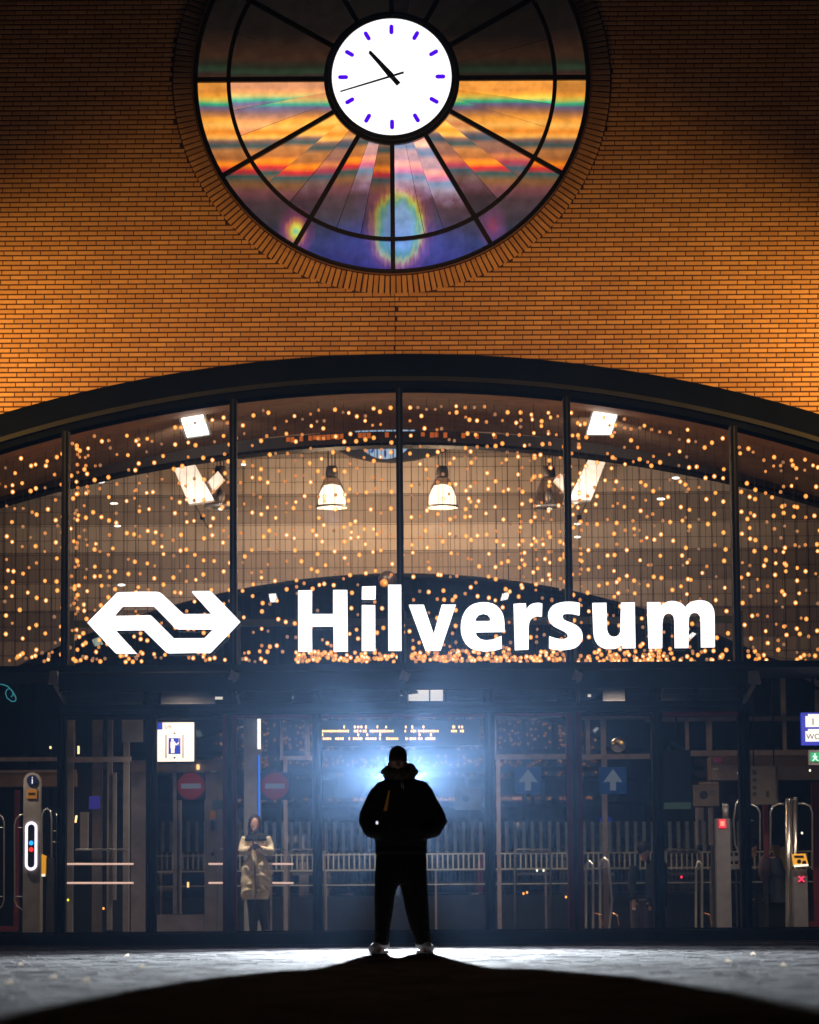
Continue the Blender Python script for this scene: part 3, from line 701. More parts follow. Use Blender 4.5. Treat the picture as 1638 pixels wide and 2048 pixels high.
loop = [Vector((x, YW - .05, max(zc, arc3(x)) + .0)) for x in aa] + [Vector((x, YW - .05, max(zc, arc3(x)) - .05)) for x in aa[::-1]]
MB().prism([loop], Vector((0, .5, 0))).build('opening_trim', NAVY, bw)
gr = MB()
for k in range(-3, 70):
    x = P(24 * k + 8, 1100, YW).x
    if abs(x) < 7.2 and arc3(x) < P(800, 800, YW).z: gr.box((x - .0035, YW - .006, max(zc, arc3(x))), (x + .0035, YW - .001, P(800, 800, YW).z))
yy = 820.0
while yy < 1330:
    z_ = P(800, yy, YW).z; q_ = z_ - A3.z + R3; hw_ = math.sqrt(R3 * R3 - q_ * q_) if 0 < q_ < R3 else 0
    for x0_, x1_ in ((-7.2, A3.x - hw_), (A3.x + hw_, 7.2)): gr.box((x0_, YW - .009, z_ - .003), (x1_, YW - .0065, z_ + .003))
    yy += 28.6
gr.build('joint_lines', mat('joint_line', (.05, .035, .028), .9), bw)['kind'] = 'stuff'
# inner clock in a dark lens-shaped recess high on the wall
ic = thing('inner_hall_clock', 'pale blue lit clock face half hidden behind the curved hall beam', 'clock', P(778, 860, 9.6))
Yk = 9.6
lens = [P(x, y, 9.75) for x, y in ((640, 888), (672, 896), (705, 912), (740, 920), (785, 923), (830, 918), (870, 908), (905, 894), (930, 888), (930, 820), (640, 820))]
MB().prism([lens], Vector((0, .2, 0))).build('recess', mat('clock_recess', (.012, .014, .02), .6), ic)
cc = P(770, 858, Yk)
MB().disc((cc.x, Yk, cc.z), .45, .05, 40).build('dial', emat('inner_clock_light', (.28, .42, .60), .8), ic)
for k in range(12):
    MB().prism([bar(cc.x, cc.z, k * PI / 6, .33, .42, .035, .035, Yk - .012)], Vector((0, .008, 0))).build('hour_marker', emat('blue_marker', (.04, .05, .3), .6), ic)
for k in range(-3, 4):
    MB().box((cc.x + k * .12 - .008, Yk - .03, cc.z - .44), (cc.x + k * .12 + .008, Yk - .015, cc.z + .1)).build('bar', BLACK, ic)

# square lit floodlights and the white reflector arms below them
FLM = emat('flood_white_light', (1, .93, .85), 4.0, False)
def quadprism(pts, Y, d, name, m, parent):
    return MB().prism([[P(x, y, Y) for x, y in pts]], Vector((0, d, 0))).build(name, m, parent)
FLOODS = [([(360, 831), (405, 826), (418, 868), (374, 874)], [(354, 829), (409, 822), (424, 870), (371, 879)], 'square tilted floodlight glowing in the upper left pane'),
          ([(1187, 824), (1236, 824), (1222, 868), (1174, 868)], [(1183, 821), (1240, 821), (1225, 871), (1170, 871)], 'square tilted floodlight glowing in the upper right pane')]
for f, h_, lab in FLOODS:
    c = P(sum(p[0] for p in f) / 4, sum(p[1] for p in f) / 4, .8)
    t = thing('floodlight', lab, 'floodlight', c, 'square floodlights under the ceiling')
    quadprism(f, .80, .02, 'lens', FLM, t); quadprism(h_, .83, .10, 'housing', ZINC, t)
    MB().tube([(c.x, .9, c.z), (c.x, .98, c.z + .25)], .02).build('bracket', BLACK, t)
    lx = c.x
    light('floodlight_light', 'SPOT', (c.x, 1.0, c.z - .22), 60, (1, .78, .6), (c.x * 1.02, 6.6, c.z - .1), spot_size=math.radians(100), spot_blend=.8, shadow_soft_size=.1)
ARMP = mat('white_arm_paint', (.82, .72, .64), .5)
for s, quads in ((0, ([(342, 925), (386, 921), (428, 1000), (378, 1008)], [(388, 992), (436, 942), (448, 958), (404, 1006)])),
                 (1, ([(1217, 909), (1178, 916), (1136, 1000), (1182, 1000)], [(1172, 1000), (1120, 946), (1108, 960), (1150, 1008)]))):
    t = thing('reflector_arm', ('white slanted reflector arm pair left of the pendants' if s == 0 else 'white slanted reflector arm pair right of the pendants'), 'reflector', P(quads[0][0][0], 1000, 6.6), 'slanted white reflectors')
    for k, qd in enumerate(quads): quadprism(qd, 6.6 + k * .25, .2, 'arm', ARMP, t)
    cx = (385, 1175)[s]; ux = (405, 1158)[s]; u = P(ux, 1035, 5.5)
    MB().lathe(u, [(.01, -.03), (.035, -.03), (.035, .03), (.01, .03)], 12).build('added_light_can', BLACK, t)  # can and spot added to brighten the arms
    MB().tube([u, Vector((u.x, 6.9, u.z)), P(cx, 1000, 6.9)], .006).build('added_can_bracket', BLACK, t)
    light('added_arm_light', 'SPOT', u + Vector((0, 0, .06)), 170, (1, .80, .66), P(ux, 965, 6.6), spot_size=math.radians(95), spot_blend=.6, shadow_soft_size=.05)
    MB().box((P(cx, 880, 6.9).x - .03, 6.85, P(cx, 930, 6.9).z), (P(cx, 880, 6.9).x + .03, 6.91, 8.39)).build('hanger', BLACK, t)

# pendant lamps
LAMPGLASS = glassmat('smoky_shade_glass', (.72, .66, .60), 2.0, .05)
DOME = emat('lit_lamp_dome', (1, .84, .62), 3.2)
def pendant(px, lit, lab, sc=1.0):
    Y = 7.6; c = P(px, 1015, Y); t = thing('pendant_lamp', lab, 'pendant lamp', c, 'bell shaped pendant lamps in the hall')
    k = 47.6 / 6650.0      # metres per pixel
    prof = [(30, 0), (31, 4), (30, 16), (27, 30), (22, 44), (16, 56), (11, 64)]
    MB().lathe((c.x, Y, c.z), [(r * k, z * k) for r, z in prof]).build('glass_shade', LAMPGLASS, t)
    MB().lathe((c.x, Y, c.z), [(r * k, z * k) for r, z in ((30.5, -1), (32, 0), (32, 3), (30.5, 4))]).build('rim', ZINC, t)
    if lit:
        MB().lathe((c.x, Y, c.z), [(r * k, z * k) for r, z in ((0.1, 3), (27, 4), (28, 10), (27, 22), (23, 34), (17, 44), (.1, 48))]).build('diffuser', DOME, t)
        light('pendant_light', 'POINT', (c.x, Y, c.z - .15), 175, (1, .63, .36), shadow_soft_size=.12)
    else:
        MB().ell((c.x, Y, c.z + 22 * k), (9 * k, 9 * k, 16 * k)).build('bulb', ZINC, t)
        MB().ell((c.x, Y, c.z - 3 * k), (5 * k, 5 * k, 3 * k)).build('glint', emat('painted_glint', (1, .85, .7), 1.2), t)  # emission paints a glint below the unlit shade
    MB().lathe((c.x, Y, c.z), [(r * k, z * k) for r, z in ((12, 62), (13, 66), (12, 76), (10, 84), (.1, 85))], 14).build('cap', mat('lamp_cap', (.16, .13, .11), .5, .4), t)
    for dx in (-7, 0, 7): MB().tube([(c.x + dx * k, Y, c.z + 83 * k), (c.x + dx * k * .9, Y, 8.39)], .007, 5).build('cord', BLACK, t)
    return t
pendant(664, True, 'lit bell shaped pendant lamp left of the middle post')
pendant(885, True, 'lit bell shaped pendant lamp right of the middle post')
pendant(441, False, 'unlit smoky bell pendant lamp behind the second post from the left')
pendant(1099, False, 'unlit smoky bell pendant lamp beside the right inner post')
# small recessed ceiling lights (thin bright ovals)
OV = emat('small_lamp_light', (1, .88, .75), 2.2)
for i, (px, py, wpx, hpx) in enumerate([(201, 964, 17, 5), (228, 1007, 17, 4), (235, 1052, 14, 4), (243, 1170, 16, 5), (1352, 956, 17, 5), (1322, 998, 17, 5), (1155, 1048, 14, 4), (1155, 1074, 14, 4), (487, 929, 10, 5)]):
    t = MB().ell(P(px, py, 7), (wpx * .5 * 47 / F, .05, hpx * .5 * 47 / F)).build('downlight', OV)
    tag(t, ['small oval downlight highest on the left of the hall', 'small oval downlight second from the top on the left', 'small oval downlight third from the top on the left', 'small oval downlight just above the logo on the left',
            'small oval downlight highest on the right of the hall', 'small oval downlight second from the top on the right', 'upper of two small downlights beside the right inner post', 'lower of two small downlights beside the right inner post', 'tiny downlight beside the second post from the left'][i], 'downlight', 'small downlights in the hall')
for i, (pts, lab) in enumerate([([(537, 1188), (552, 1187), (556, 1203), (541, 1204)], 'small lit tile lamp between the logo and the letter H'), ([(1005, 1187), (1020, 1184), (1015, 1198), (1001, 1201)], 'small lit tile lamp above the letter r'),
                                ([(1376, 1272), (1388, 1262), (1393, 1267), (1382, 1278)], 'tiny lit tile lamp seen inside the last letter m'), ([(180, 1270), (198, 1272), (206, 1288), (189, 1292)], 'pale green lit tile lamp touching the left logo arrow')]):
    o = MB().prism([[P(x, y, 11.5) for x, y in pts]], Vector((0, .05, 0))).build('tile_lamp', emat('tile_lamp_light', (1, .88, .8), 1.5) if i < 3 else emat('greenish_lamp', (.45, .5, .42), .7))
    tag(o, lab, 'lamp', 'small tile lamps under the far arch')
t = thing('globe_lantern', 'dark globe with an orange glow above the letter i', 'lantern', P(775, 1160, 9), None)
MB().ell(P(775, 1160, 9), (.14, .14, .14)).build('globe', mat('dark_globe', (.03, .02, .02), .4), t); MB().ell(P(768, 1166, 8.88), (.06, .05, .06)).build('glow', emat('orange_glow', (1, .35, .05), .5), t)

# ------------------------------------------------------------------ fairy lights: hanging strings, each with its bulbs
bulbm = [emat('bulb_hot', (1, .80, .52), 5.0), emat('bulb_warm', (1, .60, .25), 2.4), emat('bulb_soft', (1, .36, .10), .7), emat('bulb_faint', (1, .5, .25), .30)]
WIRE = mat('dark_wire', (.02, .016, .012), .7)
bulbme = {}
GLOBE = bpy.data.materials.new('orange_bulb_globe'); GLOBE.use_nodes = True; n = GLOBE.node_tree.nodes; L = GLOBE.node_tree.links
n.remove(n['Principled BSDF']); em_ = n.new('ShaderNodeEmission'); em_.inputs[0].default_value = (1, .30, .045, 1); em_.inputs[1].default_value = 1.7
tr_ = n.new('ShaderNodeBsdfTransparent'); mx_ = n.new('ShaderNodeMixShader'); mx_.inputs[0].default_value = .6
L.new(tr_.outputs[0], mx_.inputs[1]); L.new(em_.outputs[0], mx_.inputs[2]); L.new(mx_.outputs[0], n['Material Output'].inputs[0]); GLOBE.cycles.emission_sampling = 'NONE'
for k, m_ in enumerate(bulbm):
    for s_, r_ in enumerate((.0245, .0215, .018)):
        if k < 2:
            q = MB().ell((0, 0, 0), (r_ * .52, r_ * .52, r_ * .56), 8, 5); nf_ = len(q.f); q.ell((0, 0, 0), (r_ * 1.12, r_ * 1.12, r_ * 1.2), 9, 6)
            me_ = q.mesh('bulb', m_); me_.materials.append(GLOBE); me_.polygons.foreach_set('material_index', [0] * nf_ + [1] * (len(q.f) - nf_)); bulbme[(k, s_)] = me_
        else:
            q = MB().ell((0, 0, 0), (r_, r_, r_ * 1.08), 9, 6); bulbme[(k, s_)] = q.mesh('bulb', m_)
def rb(): 
    u = R.random(); k = 0 if u < .26 else 1 if u < .60 else 2 if u < .86 else 3
    return bulbme[(k, R.choice((0, 0, 1)) if k < 2 else R.choice((1, 2)))]
names = ['in the leftmost pane', 'in the pane above the railway logo', 'in the pane left of the middle post', 'in the pane right of the middle post', 'in the second pane from the right', 'in the rightmost pane']
bounds = [124, 462, 797, 1133, 1468]
px = -6.0
ORD = 'first second third fourth fifth sixth seventh eighth ninth tenth eleventh twelfth thirteenth fourteenth fifteenth sixteenth seventeenth eighteenth nineteenth twentieth twenty-first twenty-second twenty-third twenty-fourth twenty-fifth twenty-sixth twenty-seventh twenty-eighth twenty-ninth thirtieth thirty-first thirty-second thirty-third'.split()
lines = []
while px < 1650:
    lines.append((px + R.uniform(-4, 4), R.choice([.35, .4, .5, .7, 1.0]))); px += R.uniform(11, 19)
lines += [(150 + R.uniform(0, 30), R.choice([.5, .7])) for _ in range(4)] + [(1040 + 30 * k, .8) for k in range(5)]
lines.sort(); cnt = [0] * 6
for px, Y in lines:
    pi_ = sum(px > b_ for b_ in bounds)
    T0 = P(px, 1000, Y); zt_ = min(ZIN(T0.x) - .05, 9); zb = P(px, 1322 + R.uniform(-30, 4), Y).z
    ytop = R.uniform(.0, .14); 
    cnt[pi_] += 1
    t = thing('fairy_light_string', ORD[cnt[pi_] - 1] + ' fairy light string from the left ' + names[pi_], 'light string', (T0.x, Y, zb), 'fairy light strings behind the arched window')
    MB().tube([(T0.x, Y, zt_), (T0.x + R.uniform(-.02, .02), Y, (zt_ + zb) / 2), (T0.x, Y, zb)], .0024, 4, cap=False).build('wire', WIRE, t)
    z_ = zt_ - ytop - R.random() * .08
    while z_ > zb:
        link('bulb', rb(), t, (T0.x + R.gauss(0, .012), Y + R.uniform(-.02, .02), z_)); z_ -= abs(R.gauss(.20, .10)) + .055
# heaps of lights lying on the transom
for i, (a, b_, nb, lab) in enumerate([(590, 795, 95, 'heap of tangled fairy lights on the ledge under the letters H and i'), (818, 1134, 170, 'heap of tangled fairy lights on the ledge under the letters v, e and r'),
                                    (1152, 1345, 105, 'heap of tangled fairy lights on the ledge under the letters u and s'), (1350, 1462, 18, 'sparse heap of fairy lights on the ledge under the letter m'),
                                    (143, 460, 34, 'sparse fairy lights on the ledge under the railway logo'), (480, 580, 9, 'few fairy lights on the ledge between logo and letter H'), (5, 120, 12, 'few fairy lights on the ledge at the left picture edge'), (1485, 1640, 16, 'few fairy lights on the ledge at the right picture edge')]):
    t = thing('fairy_light_heap', lab, 'light string', P((a + b_) / 2, 1326, .4), 'fairy lights lying on the ledge')
    pts = []
    for k in range(nb):
        q = P(R.uniform(a, b_), 1324 - abs(R.gauss(0, 13)), .25 + R.uniform(0, .35)); link('bulb', rb(), t, q); pts.append(q)
    w_ = MB()
    pts.sort(key=lambda p: p.x)
    for k in range(0, len(pts) - 3, 2): w_.tube([pts[k], pts[k + 1], pts[k + 3]], .003, 3, cap=False)
    w_.build('wire', WIRE, t)
o = MB().box((-7.2, .17, ZT - .02), (7.2, 2.6, ZT - .0005)); lt = thing('light_ledge', 'dark ledge behind the transom on which the fairy lights lie', 'ledge', (0, .2, ZT))
o.build('shelf', NAVY, lt)
for x in mull: MB().box((x - .02, .18, ZT - .3), (x + .02, .8, ZT - .021)).build('shelf_bracket', NAVY, lt)
# vestibule frame standing behind the upper glass
vf = thing('vestibule_frame', 'dark blue rail frame standing behind the station name', 'frame', (0, 2.7, 2))
VB = mat('blue_steel', (.03, .05, .075), .5, .2)
for px in (140, 472, 805, 1146, 1478): part('upright', VB, vf, px - 8, 1222, px + 8, 1332, 2.7, .1)
part('rail', VB, vf, 140, 1236, 1478, 1250, 2.72, .06)

# ------------------------------------------------------------------ far hall: glazing, screens, railings
fg = thing('far_window', 'tall dark window at the back of the hall mirroring the fairy lights', 'window', (0, 24.5, 0))
YF = 24.5
fx = [-9.5 + 19 * k / 8 for k in range(9)]
for a, b_ in zip(fx[:-1], fx[1:]): MB().box((a + .05, YF, .1), (b_ - .05, YF + .02, 6.6)).build('glass_pane', MIRRORGLASS, fg)
for x in fx: MB().box((x - .05, YF - .04, 0), (x + .05, YF + .06, 6.6)).build('upright', NAVY, fg)
tag(MB().box((-12, 31, -.02), (12, 31.2, 8.4)).build('far_wall', mat('far_dark_wall', (.02, .025, .035), .8)), kind='structure')
fs = thing('window_screen', 'mauve grey framed screen of tall panes across the lobby', 'screen', (0, 13, 0))
YS = 13.0
for (x0, y0, x1, y1) in [(1290, 1433, 1700, 1442), (1160, 1431, 1300, 1438), (985, 1431, 1125, 1437), (985, 1508, 1135, 1518), (1160, 1508, 1300, 1518), (1382, 1500, 1700, 1511), (-40, 1514, 262, 1522), (560, 1434, 620, 1440), (560, 1512, 640, 1519)]:
    part('rail', MAUVE, fs, x0, y0, x1, y1, YS, .08)
for (x0, y0, x1, y1) in [(1172, 1438, 1180, 1508), (1202, 1438, 1212, 1508), (1371, 1442, 1378, 1500), (1413, 1442, 1424, 1500), (1566, 1442, 1573, 1500), (1627, 1380, 1638, 1433), (1206, 1518, 1216, 1872), (994, 1518, 1002, 1872), (985, 1437, 993, 1508), (567, 1519, 575, 1872), (610, 1440, 619, 1512), (142, 1430, 150, 1514), (560, 1440, 566, 1512)]:
    part('upright', MAUVE, fs, x0, y0, x1, y1, YS + .01, .08)
part('gate_post', MAUVE, fs, 1562, 1345, 1571, 1433, YS, .08)
q = MB().prism([[P(x, y, YS - .05) for x, y in ((1572, 1333), (1584, 1333), (1638, 1362), (1638, 1374))]], Vector((0, .08, 0))).build('sloping_rail', MAUVE, fs)
# slatted fence
sf = thing('slat_fence', 'row of pale upright slats standing behind the lobby railing', 'fence', (0, 20, 1))
SL = mat('pale_slat', (.5, .62, .68), .7)
x = 322
while x < 1480:
    if not (745 < x < 755): part('slat', SL, sf, x, 1643, x + 6.5, 1704, 20, .05)
    x += 17.2
part('rail', DARKW, sf, 300, 1699, 1490, 1704, 20.08, .05)
# low railing
lr = thing('lobby_railing', 'long low pale railing with closely spaced upright bars in the lobby', 'railing', (0, 15, 0))
RL = mat('pale_railing', (.78, .77, .66), .5)
x = 312
while x < 1625:
    if not (480 < x < 545): part('baluster', RL, lr, x, 1706, x + 2.6, 1739, 15, .025)
    x += 10.4
for y0, h_ in ((1706, 2.5), (1737, 3), (1767, 2)): part('rail', RL, lr, 305, y0, 1630, y0 + h_, 15.03, .03)
for x in range(320, 1640, 110): part('stanchion', MAUVE, lr, x, 1739, x + 4, 1872, 15.04, .03)
for i, x in enumerate((578, 1030, 1330)):
    t = thing('luggage_barrier', ['tubular hoop barrier in front of the railing beside the walking woman', 'tubular hoop barrier in front of the railing below the left arrow sign', 'tubular hoop barrier in front of the railing left of the card pillar'][i], 'barrier', P(x, 1870, 14), 'tubular hoop barriers')
    MB().tube([P(x, 1866, 14), P(x, 1705, 14), P(x + 5, 1699, 14), P(x + 65, 1699, 14), P(x + 71, 1705, 14), P(x + 71, 1866, 14)], .016).build('hoop', ZINC, t)
    for yy in (1702, 1745): part('panel', mat('barrier_panel', (.10, .10, .11), .6), t, x + 4, yy, x + 68, yy + 5, 14.02, .02)
# black plinth bulk under the railing
tag(part('low_wall', DARKW, None, 300, 1790, 1640, 1884, 17, .3), 'low dark wall behind the lobby railing', 'low wall')

TRZ = lambda Y: P(800, 1346, Y).z
# lobby lights that are seen as thin bright bars under the canopy
LB = emat('ceiling_bar_light', (1, .85, .70), 1.1)
for i, (x0, x1, y, Y) in enumerate([(416, 445, 1396, 5), (545, 586, 1395, 6), (1176, 1182, 1391, 6)]):
    o = part('ceiling_bar_lamp', LB, None, x0, y - 2.5, x1, y + 2.5, Y, .06)
    part('casing', NAVY, o, x0 - 1, y - 3, x1 + 1, y + 3, Y + .062, .02)
    tag(o, ['left of two thin ceiling lamps seen under the canopy', 'right of two thin ceiling lamps seen under the canopy', 'short ceiling lamp seen under the canopy right of the middle'][i], 'ceiling lamp', 'thin ceiling lamps in the lobby')
    c = P((x0 + x1) / 2, y + 6, Y)
    light('lobby_lamp_light', 'SPOT', (c.x, c.y + .25, c.z), 230, (1, .78, .60), (c.x, c.y + .25, 0), spot_size=math.radians(155), spot_blend=1.0, shadow_soft_size=.03)
for x_, y_, z_, e_, lab in ((-5.3, .9, 3.2, 30, 'added round ceiling lamp over the information pillar'), (5.3, .9, 3.2, 28, 'added round ceiling lamp over the ticket gates'),
                            (-2.7, .9, 3.2, 16, 'added round ceiling lamp over the lift doorway'), (2.7, .9, 3.2, 30, 'added round ceiling lamp over the chrome hoops'), (0.0, 11.5, 3.75, 42, 'added round ceiling lamp over the lobby railing')):
    t = thing('added_ceiling_lamp', lab, 'ceiling lamp', (x_, y_, z_), 'added round ceiling lamps in the lobby')  # unseen lamps added to brighten the lobby objects
    MB().lathe((x_, y_, z_), [(.06, 0), (.08, .04), (.06, .08), (.01, .08)]).build('housing', BLACK, t)
    MB().tube([(x_, y_, z_ + .07), (x_, y_, 3.353 if z_ < 3.3 else 3.95)], .012).build('rod', BLACK, t)
    MB().lathe((x_, y_, z_ - .005), [(.001, 0), (.03, 0), (.03, .004), (.001, .004)]).build('lens', LB, t)
    light('lobby_lamp_light', 'SPOT', (x_, y_, z_ - .04), e_ * 7.5, (1, .76, .58), (x_, y_ + .6, 0), spot_size=math.radians(155), spot_blend=1.0, shadow_soft_size=.025)

tt2 = thing('lobby_truss', 'dark cross beams behind the transom from which the lobby signs hang', 'truss', (0, 4, TRZ(4)))
for Y in (2.56, 3.12, 4.02, 5.08, 6.05, 8.0, 11.5): MB().box((-7.34, Y - .04, TRZ(Y)), (7.34, Y + .04, TRZ(Y) + .12)).build('cross_beam', NAVY, tt2)
bk = thing('bulkhead', 'row of pale grey bulkhead panels seen through the canopy glass', 'bulkhead', P(800, 1405, 1.5))
for i, (a, b_) in enumerate([(128, 284), (322, 430), (490, 585), (645, 800), (892, 966), (988, 1112), (1206, 1250), (1322, 1388), (1396, 1478)]): part('bulkhead_panel', mat('bulkhead_grey', (.12, .115, .12), .5), bk, a, 1372, b_, 1410, 1.5, .03)
for a in (128, 300, 470, 630, 812, 975, 1150, 1315, 1484): part('bulkhead_post', NAVY, bk, a - 5, 1346, a + 5, 1412, 1.54, .06)
# ------------------------------------------------------------------ lobby objects, left
ip = thing('information_pillar', 'slim grey information pillar with a glowing white oval ring at the far left', 'pillar', P(64, 1885, 1.2))
Y = 1.2
A = P(64, 1562, Y); hw = 17 * 41.2 / F; PIL = mat('pillar_grey', (.30, .27, .24), .6, .1)
loop = [Vector((A.x + hw * math.cos(PI * k / 12), Y, A.z + hw * math.sin(PI * k / 12))) for k in range(13)] + [Vector((A.x - hw, Y, 0)), Vector((A.x + hw, Y, 0))]
MB().prism([loop], Vector((0, .14, 0))).build('body', PIL, ip)
k41 = 41.2 / F
c = P(64.5, 1561, Y); MB().disc((c.x, Y - .008, c.z), 11 * k41, .007, 24).build('information_disc', emat('navy_disc', (.01, .012, .05), .5), ip)
text('information_letter', 'i', 64.5, 1561, Y - .02, 15, emat('white_print', (1, .95, .95), 1.0), ip)
c = P(64, 1588, Y); MB().box((c.x - 10 * k41, Y - .008, c.z - 9 * k41), (c.x + 10 * k41, Y - .001, c.z + 9 * k41)).build('orange_plate', emat('dull_orange_plate', (.55, .20, .02), .35), ip)
MB().box((c.x - 7 * k41, Y - .012, c.z - 2 * k41), (c.x + 7 * k41, Y - .009, c.z + 2.5 * k41)).build('plate_mark', BLACK, ip)
def stadium(cx, cz, hw_, hh, y, n_=10):
    return [Vector((cx + hw_ * math.cos(PI * k / n_), y, cz + hh - hw_ + hw_ * math.sin(PI * k / n_))) for k in range(n_ + 1)] + [Vector((cx - hw_ * math.cos(PI * k / n_), y, cz - hh + hw_ - hw_ * math.sin(PI * k / n_))) for k in range(n_ + 1)]
c = P(62.5, 1692, Y)
MB().prism([stadium(c.x, c.z, 12 * k41, 48.5 * k41, Y - .02), stadium(c.x, c.z, 7 * k41, 43 * k41, Y - .02)], Vector((0, .018, 0))).build('light_ring', emat('ring_white_violet', (1, .86, 1), 1.5), ip)
MB().prism([stadium(c.x, c.z, 7 * k41, 43 * k41, Y - .006)], Vector((0, .005, 0))).build('ring_inset', BLACK, ip)
c = P(62.5, 1686, Y); MB().disc((c.x, Y - .014, c.z), 4.6 * k41, .007, 9).build('blue_lamp', emat('blue_lamp', (.02, .3, 1), 2), ip)
c = P(62.5, 1699, Y); MB().disc((c.x, Y - .014, c.z), 4.6 * k41, .007, 14).build('red_lamp', emat('red_lamp', (1, .03, .02), 1.5), ip)
# gate hoops beside the pillar
def hoop(pts, Y, r, lab, name='gate_hoop', cat='gate hoop', grp='curved steel gate hoops', bars=()):
    t = thing(name, lab, cat, P(pts[0][0], 1885, Y), grp)
    MB().tube([P(x, y, Y) for x, y in pts], r, 8).build('tube', CHROME, t)
    for (x0, y0, x1, y1) in bars: MB().tube([P(x0, y0, Y), P(x1, y1, Y)], r * .7, 6).build('cross_bar', CHROME, t)
    return t
hoop([(-14, 1629), (-4, 1628), (4, 1634), (8, 1645), (8, 1800), (4, 1812), (-6, 1820)], 2.2, .010, 'steel gate hoop cut by the left picture edge', bars=((-4, 1655, 8, 1655), (-4, 1793, 8, 1793)))
hoop([(50, 1628), (40, 1630), (32, 1638), (29, 1650), (29, 1800), (34, 1812), (46, 1820)], 2.2, .010, 'steel gate hoop just left of the information pillar', bars=((34, 1655, 47, 1655), (31, 1793, 46, 1793)))
hoop([(84, 1860), (84, 1630), (88, 1620), (94, 1617), (101, 1622), (103, 1640), (103, 1860)], 3.0, .012, 'dim steel gate hoop just right of the information pillar', bars=((106, 1662, 113, 1662), (104, 1684, 113, 1684)))
hoop([(115, 1860), (115, 1634), (113, 1626)], 2.4, .014, 'single steel gate bar beside the left door post')
t = thing('card_reader', 'orange card reader on a thin stand right of the information pillar', 'card reader', P(86, 1885, 2))
quadprism([(83, 1708), (92, 1712), (90, 1752), (83, 1752)], 2.0, .1, 'reader_face', emat('orange_reader', (.9, .38, .02), .6), t)
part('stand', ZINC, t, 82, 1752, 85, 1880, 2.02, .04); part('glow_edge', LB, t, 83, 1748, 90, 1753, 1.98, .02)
part('side_housing', BLACK, t, 92, 1715, 103, 1882, 2.05, .3)
RED = mat('red_door_frame', (.16, .008, .02), .5)
t = thing('red_gate_frame', 'dark red door frame at the far left behind the pillar', 'gate frame', P(30, 1885, 6), 'red gate frames')
part('upright', RED, t, 28, 1580, 37, 1862, 6, .1); part('foot_rail', RED, t, -20, 1852, 33, 1863, 5.98, .1)
t = thing('neon_squiggle', 'thin teal neon squiggle in the dark window at the left edge', 'neon sign', P(10, 1390, 3))
cv = [(-4, 1368), (6, 1369), (16, 1373), (26, 1384), (32, 1396), (31, 1402), (24, 1403), (14, 1396), (11, 1386), (14, 1379), (20, 1377), (25, 1382), (26, 1390), (22, 1394)]
MB().tube([P(x, y, 3) for x, y in cv], .008, 6).build('neon_tube', emat('teal_neon', (.05, .35, .42), .5), t)
t = thing('brown_door_lintel', 'brown lit door lintel behind the information pillar', 'lintel', P(60, 1560, 9))
BRW = mat('brown_lintel', (.26, .19, .15), .7)
part('board', BRW, t, -30, 1546, 152, 1573, 9, .2); part('upper_strip', MAUVE, t, -30, 1540, 152, 1545, 8.98, .1)
# lift shaft
ls = thing('lift_doorway', 'mauve framed lift doorway with two dark glass door panels', 'lift', P(355, 1880, 4.2))
YL = 4.2
for nm, q in (('head_frame', (262, 1520, 446, 1545)), ('left_jamb', (262, 1546, 307, 1874)), ('door_stile', (346, 1546, 362, 1828)), ('right_jamb', (409, 1546, 434, 1874)), ('outer_jamb', (435, 1516, 447, 1874)), ('foot_rail', (308, 1829, 408, 1874)), ('door_edge', (354, 1548, 355.5, 1828))):
    part(nm, MAUVE if nm != 'door_edge' else BLACK, ls, *q, YL - (.02 if nm == 'outer_jamb' else .03 if nm == 'door_edge' else 0), .1)
for q in ((308, 1557, 345, 1828), (363, 1557, 408, 1828)): part('door_glass', LAMPGLASS, ls, *q, YL + .04, .012)
for nm, m_, q in (('call_label', STRAP, (419, 1622, 431, 1639)), ('call_panel', BLACK, (421, 1641, 430, 1661)), ('key_switch', BLACK, (422, 1705, 428, 1711)), ('blue_notice', mat('slate_blue', (.05, .11, .15), .6), (424, 1601, 451, 1618)), ('small_label', WHITEP, (422, 1541, 433, 1545))):
    part(nm, m_, ls, *q, YL - .035, .012)
part('indicator', emat('lift_indicator', (1, .55, .2), 1.6), ls, 393, 1529, 399, 1539, YL - .03, .02)
part('floor_button', emat('lift_indicator', (1, .55, .2), 1.6), ls, 374, 1764, 378, 1775, YL - .05, .02)
sh = thing('glazed_shaft', 'grey framed glass shaft between the information pillar and the lift', 'glass shaft', P(200, 1880, 6))
for q in ((133, 1440, 146, 1874), (184, 1430, 204, 1874), (214, 1440, 224, 1860), (226, 1545, 232, 1800), (246, 1430, 258, 1874), (160, 1624, 176, 1700)): part('upright', mat('shaft_grey', (.20, .18, .175), .6), sh, *q, 6 + R.uniform(-.2, .2), .1)
for q in ((134, 1514, 262, 1524), (150, 1698, 256, 1701)): part('cross_rail', MAUVE, sh, *q, 5.7, .08)
part('frosted_panel', mat('frosted_panel', (.26, .25, .25), .6), sh, 244, 1436, 286, 1484, 5.6, .03)
part('blue_sticker', emat('deep_blue_sticker', (.03, .02, .22), .6), sh, 178, 1592, 200, 1618, 5.5, .02)
for i, (px, py, a_, h_, Y) in enumerate([(157, 1500, 0, 16, 3), (152, 1638, .15, 14, 3.1), (101, 1495, 0, 5, 3)]):
    q = P(px, py, Y); o = MB().tube([q + Vector((math.sin(a_) * h_ / 310, 0, h_ / 310)), q - Vector((math.sin(a_) * h_ / 310, 0, h_ / 310))], .013).build('tube_lamp', emat('amber_tube', (1, .6, .25), 2.0))
    tag(o, ['short amber tube lamp high behind the left door post', 'short tilted amber tube lamp above the left push bars', 'tiny amber tube lamp left of the first door post'][i], 'tube lamp', 'short amber lamps in the lobby')
